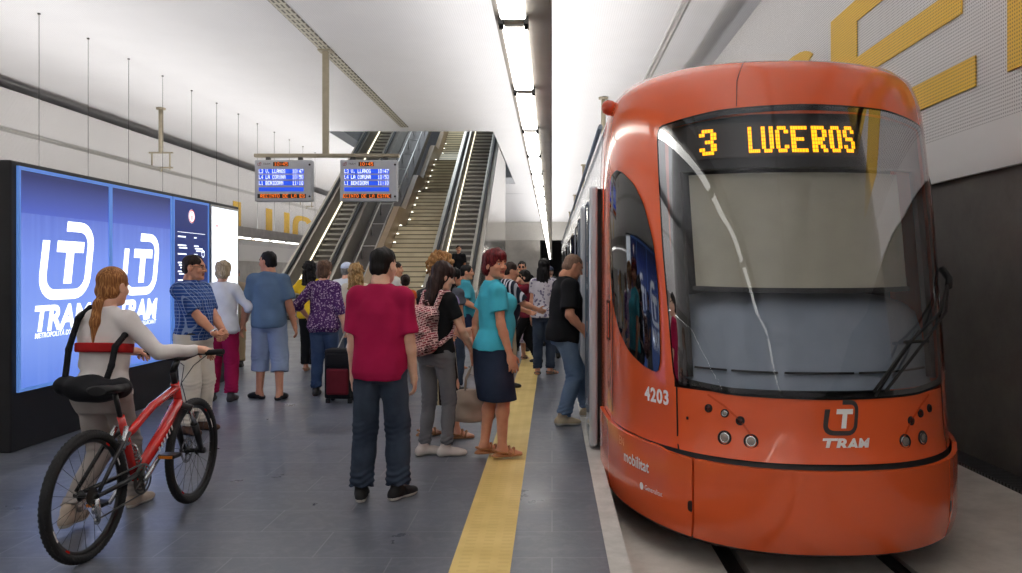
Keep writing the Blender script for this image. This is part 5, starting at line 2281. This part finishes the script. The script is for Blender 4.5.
person('man in turquoise polo and navy shorts behind the red-haired woman', (-1.33, 12.3, 0), -78, 1.62, F, SK2, ('short',) + HB,
       (m_cloth('teal_cotton', (70, 160, 178)), .8, .86, .022, .8, True), ('trousers', m_cloth('navy_cotton', (44, 54, 82)), WIDE, .92, 1.0), ('sandal', BELT), 2)
F = Fig(0, .45, lean=(4, 0, 0), head=(-8, 8), hands={'R': (.16, .42, 1.08), 'L': (-.14, .36, 1.05)}, elbows={'R': (.5, -.6, -.6), 'L': (-.5, -.6, -.6)})
person('man in black and white striped shirt just right of the red-haired woman', (-.60, 10.4, 0), -66, 1.635, F, SK2, ('short',) + HD,
       (m_cloth('navy_stripe', (38, 42, 58), 'stripe', (214, 214, 222), 26), .85, .84, .024, .8, True), ('trousers', m_cloth('sand_cotton', (170, 156, 130)), STR, 1.95, 1.0), ('shoe', BELT, SOLE_B), 1)
F = Fig(1, .1, feet={'L': (-.09, -.1, .085), 'R': (.09, .1, .085)})
person('woman in red top and white floral skirt in the crowd', (-.60, 13.7, 0), -30, 1.52, F, SK1, ('bob', 'hair_wavy_blond', (170, 132, 82), (220, 190, 140)),
       (m_cloth('red_jersey', (178, 40, 46)), .5, .9, .016, .4), ('skirt', m_cloth('white_floral', (218, 212, 224), 'print', (150, 130, 176), 26), .34, 1.15, 1.0), ('sandal', BELT), 2)
F = Fig(0, .1, head=(0, 0))
sun_man = person('man with sunglasses in black shirt facing the viewer', (-.57, 15.2, 0), 176, 1.71, F, SK2, ('short',) + HB,
       (BLACKC, .8, .84, .022, .8), ('trousers', DJEANS, STR, 1.95, 1.0), ('shoe', BELT, SOLE_B), 1)
glasses(F, sun_man, 1.71 / 1.75, True, 'sunglasses')
F = Fig(1, .1, lean=(3, 0, 0), head=(10, 10), feet={'L': (-.09, .30, .085), 'R': (.09, -.18, .085)}, hands={'L': (-.10, .16, 1.50), 'R': (.2, .2, 1.05)}, elbows={'L': (-.6, .5, -1)}, curls=(60, 30))
person('woman in burgundy cardigan and wide black trousers holding a hand to her face', (-.40, 13.2, 0), 72, 1.58, F, SK1, ('bob',) + HB,
       (m_cloth('burgundy_knit', (112, 28, 46)), 1.9, .88, .018, .6), ('trousers', BLACKC, WIDE, 1.95, 1.0), ('shoe', BELT, SOLE_B), 1)
F = Fig(1, .15, feet={'L': (-.09, -.04, .085), 'R': (.09, .04, .085)}, foot_yaw=(8, -40), hands={'R': (.3, .12, 1.02)}, elbows={'R': (.8, -.8, 0)})
person('woman with long black hair in white patterned T-shirt and jeans', (-.12, 11.7, 0), -8, 1.685, F, SK2, ('long',) + HB,
       (m_cloth('white_print', (206, 200, 206), 'print', (112, 104, 130), 20), .6, .86, .016, .6), ('trousers', DJEANS, STR, 1.96, .99), ('sandal', mat('grey_sandal', (120, 112, 104), .6)), 1)
F = Fig(0, .1, head=(30, 0))
person('man in dark cap waiting beside the tram far down the platform', (-.05, 16.2, 0), 160, 1.62, F, SK1, ('short', 'hair_grey', (128, 124, 120)),
       (m_cloth('pale_blue_shirt', (120, 140, 176)), .8, .84, .022, .8), ('trousers', DJEANS, STR, 1.95, 1.0), ('shoe', BELT, SOLE_B), 2, hat=mat('navy_cap', (34, 42, 66), .8))
F = Fig(0, 0)
person('short dark-haired person in bright blue top behind the bald man', (.03, 13.9, 0), 0, 1.43, F, SK2, ('short',) + HB,
       (m_cloth('bright_blue', (44, 84, 176)), .7, .84, .02, .8), ('trousers', DJEANS, STR, 1.95, 1.0), ('shoe', BELT, SOLE_B), 2)
F = Fig(0, .1, head=(24, 0))
person('man in black riding on the right-hand escalator', (-3.02, 25.87, .635), 168, 1.73, F, SK2, ('short',) + HB,
       (BLACKC, .8, .84, .022, .8), ('trousers', DJEANS, STR, 1.95, 1.0), ('shoe', BELT, SOLE_B), 2)
F = Fig(1, .2, hands={'R': (.3, .05, .9)})
person('woman in beige half hidden behind the end of the lit kiosk', (-5.0, 12.6, 0), 20, 1.58, F, SK2, ('short',) + HD,
       (m_cloth('beige_jersey', (180, 160, 134)), .9, .84, .02, .8), ('trousers', m_cloth('beige_twill', (172, 150, 118)), WIDE, 1.95, 1.0), ('shoe', BELT, SOLE_B), 2)

# the woman pushing the bicycle
WL = (-2.69, 4.79, 0)
WH, WHD = 1.625, -5
lc = lambda *p: local(WL, WHD, WH, p)
F = Fig(1, 0.0, lean=(7, 0, 0), head=(-8, 6), feet={'L': (-.10, -.18, .12), 'R': (-.02, .38, .085)}, foot_yaw=(4, -4),
        hands={'R': lc(-2.20, 5.00, 1.015), 'L': lc(-2.60, 4.95, 1.01)}, elbows={'R': (.6, -.2, -1), 'L': (-.9, -.5, -.4)},
        thumbs={'R': (-.8, .3, .1), 'L': (.8, .3, .1)}, curls=(62, 62), hdir={'R': (.35, .9, -.15), 'L': (.2, .95, -.1)})
GIRL = F
girl = person('blond woman in pale long-sleeved top pushing the red bicycle', WL, WHD, WH, F, SK1, ('pony', 'hair_blond', (150, 96, 52), (206, 152, 92)),
              (m_cloth('pale_jersey', (228, 222, 218)), 1.94, .92, .011, .1), ('trousers', m_cloth('taupe_cotton', (164, 156, 150)), (.090, .070, .062), 1.93, .95), ('sneaker', mat('beige_canvas', (176, 160, 144), .7), SOLE_W), 0)
# ------------------------------------------------------------------ the bicycle
M_BRED = m_paint('bike_red', (206, 34, 28), .25)
M_BBLK = mat('bike_black', (20, 20, 22), .35)
M_ALU = mat('bike_aluminium', (186, 188, 190), .25, .9)
M_TYRE = mat('tyre_rubber', (30, 30, 31), .8, bump=.4, bs=90)
bx0, by0, bx1, by1 = -2.416, 4.150, -2.345, 5.222
brz = -math.atan2(bx1 - bx0, by1 - by0)
WB = math.hypot(bx1 - bx0, by1 - by0)
bike = root('bicycle', (bx0, by0, 0), 'red and black full suspension mountain bike pushed by the blond woman', 'bicycle', None, brz)
RW = .338


def wheel(y, disc, steer=0.0):
    w = root('wheel')
    w.parent = bike
    w.location = (0, y, RW)
    w.rotation_euler = (0, 0, steer)
    X = Matrix.Rotation(R(90), 4, 'Y')
    b = BM()
    rt = .026
    rc = RW - rt
    prof = [(rc + rt * math.cos(R(a)), rt * math.sin(R(a))) for a in range(-150, 151, 20)]
    lathe(b, [(rc - .022, -.012)] + prof + [(rc - .022, .012)], 72, X)
    # tread knobs
    for i in range(72):
        a = 2 * PI * i / 72
        for sx in (-.013, 0.0, .013):
            aa = a + (PI / 72 if sx == 0 else 0)
            box(b, sx - .005, sx + .005, -.006, .006, RW - .006 - abs(sx) * .32, RW + .0 - abs(sx) * .3, 0, Matrix.Rotation(aa, 4, 'X'))
    mesh_obj('tyre', b, M_TYRE, w)
    b = BM()
    r0 = rc - .014
    lathe(b, [(r0, -.012), (r0 - .022, -.010), (r0 - .026, 0), (r0 - .022, .010), (r0, .012)], 60, X)
    mesh_obj('rim', b, M_BBLK, w)
    for a0, n, m in ((200, 16, M_WRITE), (232, 8, M_BRED), (20, 16, M_WRITE), (52, 8, M_BRED)):
        b = BM()
        for sx in (-1, 1):
            p = [[(r0 - .019) * math.cos(R(a0 + i)), (r0 - .019) * math.sin(R(a0 + i))] for i in range(n)]
            q = [[(r0 - .004) * math.cos(R(a0 + i)), (r0 - .004) * math.sin(R(a0 + i))] for i in range(n)]
            for i in range(n - 1):
                f = b.faces.new([b.verts.new((sx * .0128, v[0], v[1])) for v in (p[i], p[i + 1], q[i + 1], q[i])])
        mesh_obj('rim_decal', b, m, w)
    b = BM()
    lathe(b, [(0, -.06), (.012, -.06), (.012, -.034), (.03, -.032), (.028, -.028), (.016, -.02), (.016, .02), (.028, .028), (.03, .032), (.012, .034), (.012, .06), (0, .06)], 18, X)
    mesh_obj('hub', b, M_BBLK, w)
    for i in range(24):
        a = 2 * PI * i / 24
        sx = 1 if i % 2 else -1
        a2 = a + (.28 if (i // 2) % 2 else -.28)
        b = BM()
        tube(b, [(sx * .028, .026 * math.cos(a2), .026 * math.sin(a2)), (0, (r0 - .022) * math.cos(a), (r0 - .022) * math.sin(a))], .0012, 4)
        mesh_obj('spoke', b, M_ALU if i % 1 else M_BBLK, w)
    b = BM()
    if disc:
        for i in range(28):
            a, c = 2 * PI * i / 28, 2 * PI * (i + 1) / 28
            q = [(.082, a), (.082, c), (.064, c), (.064, a)]
            for x in (-.038, -.036):
                b.faces.new([b.verts.new((x, r_ * math.cos(t), r_ * math.sin(t))) for r_, t in q])
        for i in range(5):
            a = 2 * PI * i / 5
            tube(b, [(-.037, .02 * math.cos(a), .02 * math.sin(a)), (-.037, .066 * math.cos(a + .5), .066 * math.sin(a + .5))], .005, 4)
        mesh_obj('brake_disc', b, M_ALU, w)
    else:
        for k, r_ in enumerate((.05, .044, .038, .032, .026, .021)):
            n = 22
            for i in range(n):
                a, c, m_ = 2 * PI * i / n, 2 * PI * (i + 1) / n, 2 * PI * (i + .5) / n
                x = .032 + k * .004
                pts = [(0, 0), (r_ - .004, a), (r_, m_), (r_ - .004, c)]
                b.faces.new([b.verts.new((x, rr * math.cos(t), rr * math.sin(t))) for rr, t in pts])
        lathe(b, [(.02, .03), (.02, .054)], 12, X)
        mesh_obj('cassette', b, M_DKSTEEL, w)
    return w


wheel(0, False)
STEER = R(3)
wheel(WB, True, STEER)
BBp = Vector((0, .435, .315))
HB_, HT_ = Vector((0, .905, .665)), Vector((0, .862, .79))
ST = Vector((0, .295, .70))
PIV = Vector((0, .42, .43))
RA = Vector((0, 0, RW))
FA = Vector((0, WB, RW))
fr = root('frame')
fr.parent = bike
b = BM()
tube(b, [HB_ + Vector((0, -.01, .02)), HB_.lerp(BBp, .5) + Vector((0, -.01, -.005)), BBp + Vector((0, .02, .03))], [.034, .036, .03], 12)
mesh_obj('down_tube', b, M_BRED, fr)
b = BM()
tube(b, [HT_ + Vector((0, -.005, -.02)), Vector((0, .60, .70)), Vector((0, .40, .60)), Vector((0, .33, .58))], [.027, .025, .024, .022], 12)
mesh_obj('top_tube', b, M_BRED, fr)
b = BM()
tube(b, [BBp, Vector((0, .35, .55)), ST], [.024, .022, .02], 12)
mesh_obj('seat_tube', b, M_BRED, fr)
b = BM()
tube(b, [HB_ + (HB_ - HT_) * .15, HT_ + (HT_ - HB_) * .15], .026, 12)
mesh_obj('head_tube', b, M_BRED, fr)
b = BM()
dv = (BBp - HB_).normalized()
for k in range(2):
    pass
tx = polys_bm([[(-.10 + i * .034, -.016), (-.085 + i * .034, -.016), (-.078 + i * .034, .016), (-.093 + i * .034, .016)] for i in range(6)])
bmesh.ops.transform(tx, matrix=basis(HB_.lerp(BBp, .45) + Vector((.0365, 0, -.01)), -dv, Vector((1, 0, 0)).cross(-dv)), verts=tx.verts)
mesh_obj('frame_mark', tx, M_WRITE, fr)
b.free()
# swingarm, stays, shock
for sx in (-1, 1):
    b = BM()
    tube(b, [BBp + Vector((sx * .03, -.02, .04)), Vector((sx * .055, .25, .345)), RA + Vector((sx * .062, .0, 0))], [.014, .014, .012], 8)
    mesh_obj('chainstay', b, M_BBLK, fr)
    b = BM()
    tube(b, [Vector((sx * .03, .33, .60)), Vector((sx * .05, .22, .55)), RA + Vector((sx * .062, .01, .02))], [.012, .012, .010], 8)
    mesh_obj('seatstay', b, M_BBLK, fr)
    b = BM()
    tube(b, [Vector((sx * .05, .235, .53)), Vector((sx * .03, .30, .64))], .014, 8)
    mesh_obj('brake_arm', b, M_ALU, fr)
b = BM()
tube(b, [Vector((0, .31, .58)), Vector((0, .39, .50))], .022, 10)
path = [Vector((0, .395 + .0, .50)) + Vector((.032 * math.cos(t), .07 * t / 31 * .8, -.06 * t / 31 * 1.6 + .032 * math.sin(t) * .8)) for t in [i * .5 for i in range(63)]]
tube(b, path, .006, 6)
mesh_obj('rear_shock', b, M_ALU, fr)
# fork
fk = root('fork')
fk.parent = bike
for sx in (-1, 1):
    b = BM()
    tube(b, [HB_ + Vector((sx * .06, .025, -.03)), (HB_ + Vector((sx * .06, .03, -.03))).lerp(FA + Vector((sx * .06, 0, 0)), .45)], .015, 10)
    mesh_obj('stanchion', b, M_ALU, fk)
    b = BM()
    a_ = (HB_ + Vector((sx * .06, .028, -.03))).lerp(FA + Vector((sx * .06, 0, 0)), .38)
    tube(b, [a_, FA + Vector((sx * .06, 0, .0))], [.024, .018], 10)
    lathe(b, [(0, -.02), (.02, -.02), (.02, .02), (0, .02)], 10, Matrix.Translation(FA + Vector((sx * .06, 0, 0))) @ Matrix.Rotation(R(90), 4, 'Y'))
    mesh_obj('fork_leg', b, M_BBLK, fk)
b = BM()
tube(b, [HB_ + Vector((-.075, .026, -.03)), HB_ + Vector((0, .0, .0)), HB_ + Vector((.075, .026, -.03))], .022, 8)
mesh_obj('fork_crown', b, M_BBLK, fk)
b = BM()
p0 = HB_ + Vector((0, .04, -.10))
tube(b, [p0.lerp(FA, .3) + Vector((-.06, -.03, .03)), p0.lerp(FA, .3) + Vector((-.05, .06, .09)), p0.lerp(FA, .3) + Vector((.05, .06, .09)), p0.lerp(FA, .3) + Vector((.06, -.03, .03))], .012, 8)
mesh_obj('fork_brace', b, M_BBLK, fk)
# stem and bar
hd = root('handlebar')
hd.parent = bike
HC = Vector((0, .875, .955))
b = BM()
tube(b, [HT_ + Vector((0, 0, .0)), HT_ + (HT_ - HB_) * .7], .019, 10)
tube(b, [HT_ + (HT_ - HB_) * .7, HC + Vector((0, .01, -.01))], .02, 10)
mesh_obj('stem', b, M_BBLK, hd)
CA, SA = math.cos(.12), math.sin(.12)
hp = lambda x, y, z: HC + Vector((x * CA, x * SA + y, z))
b = BM()
tube(b, [hp(-.30, -.03, .045), hp(-.13, 0, .035), hp(-.05, 0, 0), hp(.05, 0, 0), hp(.13, 0, .035), hp(.30, -.03, .045)], .0125, 8)
mesh_obj('bar', b, M_BBLK, hd)
for sx in (-1, 1):
    b = BM()
    tube(b, [hp(sx * .19, -.012, .04), hp(sx * .305, -.032, .046)], .018, 10)
    mesh_obj('grip', b, M_RUB, hd)
    b = BM()
    tube(b, [hp(sx * .15, .01, .035), hp(sx * .17, .055, .025), hp(sx * .26, .06, .01)], [.012, .007, .006], 6)
    mesh_obj('brake_lever', b, M_BBLK, hd)
    b = BM()
    tube(b, [hp(sx * .15, .03, .03), hp(sx * .12, .14, .01), hp(sx * .03, .15, -.06), hp(0, .06, -.16), HB_ + Vector((sx * .05, .05, -.1))], .003, 5)
    mesh_obj('brake_cable', b, M_BBLK, hd)
# saddle
sd = root('saddle')
sd.parent = bike
b = BM()
tube(b, [ST - Vector((0, -.012, .05)), ST + Vector((0, -.05, .13))], .014, 8)
mesh_obj('seat_post', b, M_BBLK, sd)
b = BM()
rows = []
for k, (y, w, zz) in enumerate(((-.15, .05, .02), (-.13, .075, .026), (-.06, .07, .02), (.0, .045, .01), (.07, .024, .008), (.125, .016, .004))):
    rows.append([b.verts.new((0 + w * math.sin(a), ST.y - .06 + y, ST.z + .145 + zz + .024 * math.cos(a) * (1 if math.cos(a) > 0 else .9))) for a in [2 * PI * i / 14 for i in range(14)]])
for A, B in zip(rows, rows[1:]):
    for i in range(14):
        b.faces.new((A[i], A[(i + 1) % 14], B[(i + 1) % 14], B[i])).smooth = True
b.faces.new(rows[0])
b.faces.new(rows[-1][::-1])
bmesh.ops.recalc_face_normals(b, faces=b.faces[:])
mesh_obj('saddle_pad', b, M_RUB, sd)
# drivetrain
dr = root('crankset')
dr.parent = bike
X = Matrix.Translation(BBp) @ Matrix.Rotation(R(90), 4, 'Y')
b = BM()
for x, r_ in ((.042, .088), (.036, .07), (.030, .05)):
    lathe(b, [(r_ - .012, x), (r_, x), (r_, x + .003), (r_ - .012, x + .003)], 32, X)
    for i in range(5):
        a = 2 * PI * i / 5
        tube(b, [BBp + Vector((x, 0, 0)), BBp + Vector((x, (r_ - .008) * math.cos(a), (r_ - .008) * math.sin(a)))], .006, 5)
mesh_obj('chainring', b, M_DKSTEEL, dr)
ca = R(38)
for sx, s_ in ((1, 1), (-1, -1)):
    e = BBp + Vector((sx * .07, s_ * .17 * math.cos(ca), s_ * .17 * math.sin(ca)))
    b = BM()
    tube(b, [BBp + Vector((sx * .05, 0, 0)), BBp + Vector((sx * .062, 0, 0)), e], [.016, .016, .012], 8)
    mesh_obj('crank_arm', b, M_ALU, dr)
    b = BM()
    box(b, e.x + (0.01 if sx > 0 else -.11), e.x + (.11 if sx > 0 else -.01), e.y - .045, e.y + .045, e.z - .012, e.z + .012, .006)
    pd = mesh_obj('pedal', b, M_BBLK, dr)
    b = BM()
    box(b, e.x + (0.02 if sx > 0 else -.10), e.x + (.10 if sx > 0 else -.02), e.y - .052, e.y - .046, e.z - .008, e.z + .008)
    mesh_obj('reflector', b, mat('amber_reflector', (210, 120, 30), .3), pd)
b = BM()
up_, dn = Vector((.036, BBp.y, BBp.z + .086)), Vector((.036, BBp.y, BBp.z - .086))
tube(b, [up_, Vector((.04, 0, RW + .045))], .005, 5)
tube(b, [dn, Vector((.04, .03, RW - .13)), Vector((.04, .01, RW - .075)), Vector((.04, -.03, RW - .03))], .005, 5)
mesh_obj('chain', b, M_DKSTEEL, dr)
b = BM()
tube(b, [Vector((.055, 0, RW - .01)), Vector((.055, .012, RW - .07)), Vector((.045, .03, RW - .135))], [.014, .016, .012], 8)
for z, y in ((-.075, .01), (-.135, .03)):
    lathe(b, [(0, -.005), (.022, -.005), (.022, .005), (0, .005)], 12, Matrix.Translation((.04, y, RW + z)) @ Matrix.Rotation(R(90), 4, 'Y'))
mesh_obj('derailleur', b, M_ALU, dr)

# ------------------------------------------------------------------ bags and small things
def carried(name, label, cat, loc, heading, H):
    r_ = root(name, loc, label, cat, None, R(heading))
    return r_, H / 1.75


# dark shoulder bag worn on the back of the woman with the bike
F = GIRL
bag, s_ = carried('shoulder_bag', 'black shoulder bag with red band worn on the blond woman with the bicycle', 'bag', WL, WHD, WH)
T3 = F.T
E3 = lambda c, r: ell(F.tp(*c), r, T3)
C3 = lambda a, c, r0, r1=None: cap(F.tp(*a), F.tp(*c), r0, r1)
M_BAGB = m_cloth('black_nylon', (26, 26, 30), rough=.6)
to_mesh('bag_body', [solid([(E3((.05, -.185, .955), (.21, .07, .085)), .02), (E3((-.15, -.12, .97), (.06, .10, .07)), .03), (E3((.2, -.12, .97), (.06, .09, .07)), .03)], .008, noise=wob(.006, 20, 2))], M_BAGB, bag, s_)
for k, (sx, pts) in enumerate(((-1, [(-.10, .06, 1.45), (-.115, -.02, 1.475), (-.135, -.10, 1.40), (-.15, -.145, 1.20), (-.14, -.17, 1.0)]), (1, [(.125, .03, 1.30), (.15, -.04, 1.30), (.145, -.125, 1.22), (.15, -.155, 1.10), (.13, -.18, .98)]))):
    to_mesh('bag_strap', [solid([(C3(a, c, .019), .01) for a, c in zip(pts, pts[1:])], .007)], M_BAGB, bag, s_)
lv = [(1.185 - .95, -.014, .146, .118), (1.245 - .95, -.014, .150, .120)]
to_mesh('red_band', [solid([(stk(lv, F.T, F.po, 2.3, .024), 0)], .008)], m_cloth('red_strap', (176, 34, 36)), bag, s_)

# patterned backpack
F = Fig(1, 0.0, lean=(4, 0, 0))
bp, s_ = carried('backpack', 'pink and maroon patterned backpack on the girl in black T-shirt', 'backpack', GL, -28, GH)
M_IK = m_cloth('ikat_fabric', (170, 74, 88), 'ikat', (226, 190, 186), 48)
T3 = F.T
to_mesh('bag_body', [solid([(boxp(F.tp(0, -.225, 1.13), (.155, .085, .21), .07, T3), .02), (E3((0, -.25, 1.03), (.15, .10, .14)), .04)], .008, noise=wob(.006, 18, 4))], M_IK, bp, s_)
to_mesh('front_pocket', [solid([(boxp(F.tp(0, -.325, 1.02), (.11, .035, .095), .03, T3), .02)], .008)], M_IK, bp, s_)
for sx in (-1, 1):
    pts = [(sx * .085, -.16, 1.30), (sx * .09, -.08, 1.46), (sx * .098, .02, 1.465), (sx * .11, .105, 1.36), (sx * .125, .10, 1.2), (sx * .15, 0, 1.08), (sx * .13, -.13, 1.0)]
    to_mesh('shoulder_strap', [solid([(C3(a, c, .022), .012) for a, c in zip(pts, pts[1:])], .007)], M_IK, bp, s_)
pts = [(-.03, -.17, 1.33), (-.02, -.19, 1.38), (.02, -.19, 1.38), (.03, -.17, 1.33)]
to_mesh('carry_loop', [solid([(C3(a, c, .009), .004) for a, c in zip(pts, pts[1:])], .005)], M_IK, bp, s_)

# leaflet in her hand
b = BM()
box(b, -.05, .05, -.001, .001, -.075, .075)
lf = mesh_obj('leaflet', b, mat('paper_white', (226, 226, 222), .7))
F = Fig(1, 0.0, lean=(4, 0, 0), hands={'R': (.25, .22, .93)}, elbows={'R': (.5, -1, 0)})
hw = Matrix.Rotation(R(-28), 3, 'Z') @ Vector(F.wr['R'] + nrm(F.wr['R'] - F.el['R']) * .09) * (GH / 1.75) + Vector(GL)
lf.location = hw + Vector((.015, -.025, -.06))
lf.rotation_euler = (R(-10), R(14), R(16))
tag(lf, 'white folded leaflet held by the girl with the backpack', 'leaflet')

# beige handbag hanging beside the red-haired woman
hb = root('handbag', (-.66, 6.78, .24), 'beige fabric handbag hanging behind the denim skirt', 'handbag', None, R(12))
M_BG = m_cloth('beige_canvas', (176, 152, 112), rough=.7)
to_mesh('bag_body', [solid([(stk([(0, 0, .17, .075), (.04, 0, .185, .085), (.16, 0, .165, .07), (.27, 0, .13, .03)], e=2.6), .0)], .008, .02, noise=wob(.006, 24, 8))], M_BG, hb)
for sy in (-.02, .02):
    b = BM()
    tube(b, [(-.08, sy, .24), (-.07, sy, .36), (-.02 + .05, sy * .5, .56), (.05, sy * .4, .575), (.09, sy * .5, .55), (.09, sy, .36), (.08, sy, .24)], .009, 6)
    mesh_obj('handle', b, M_BG, hb)

# trolley suitcase
sc_ = root('suitcase', (-2.43, 9.22, 0), 'black trolley suitcase with maroon front beside the purple blouse woman', 'suitcase', None, R(-6))
b = BM()
box(b, -.165, .165, -.11, .11, .05, .62, .03)
mesh_obj('case_body', b, m_cloth('black_case', (26, 26, 28), rough=.6), sc_)
b = BM()
box(b, -.13, .13, -.135, -.10, .10, .40, .02)
mesh_obj('front_pocket', b, m_cloth('maroon_nylon', (104, 26, 36), rough=.6), sc_)
b = BM()
box(b, -.13, .13, -.13, -.10, .43, .57, .015)
mesh_obj('top_pocket', b, m_cloth('black_case', (26, 26, 28)), sc_)
for sx in (-1, 1):
    b = BM()
    lathe(b, [(0, -.015), (.035, -.015), (.038, 0), (.035, .015), (0, .015)], 14, Matrix.Translation((sx * .13, .08, .038)) @ Matrix.Rotation(R(90), 4, 'Y'))
    mesh_obj('wheel', b, M_RUB, sc_)
    b = BM()
    box(b, sx * .13 - .02, sx * .13 + .02, -.09, -.05, 0.001, .05)
    mesh_obj('foot', b, M_RUB, sc_)
b = BM()
tube(b, [(-.08, .09, .60), (-.10, .42, .80), (-.02, .42, .80), (.02, .09, .60)], .008, 6)
mesh_obj('pull_handle', b, M_STEEL, sc_)
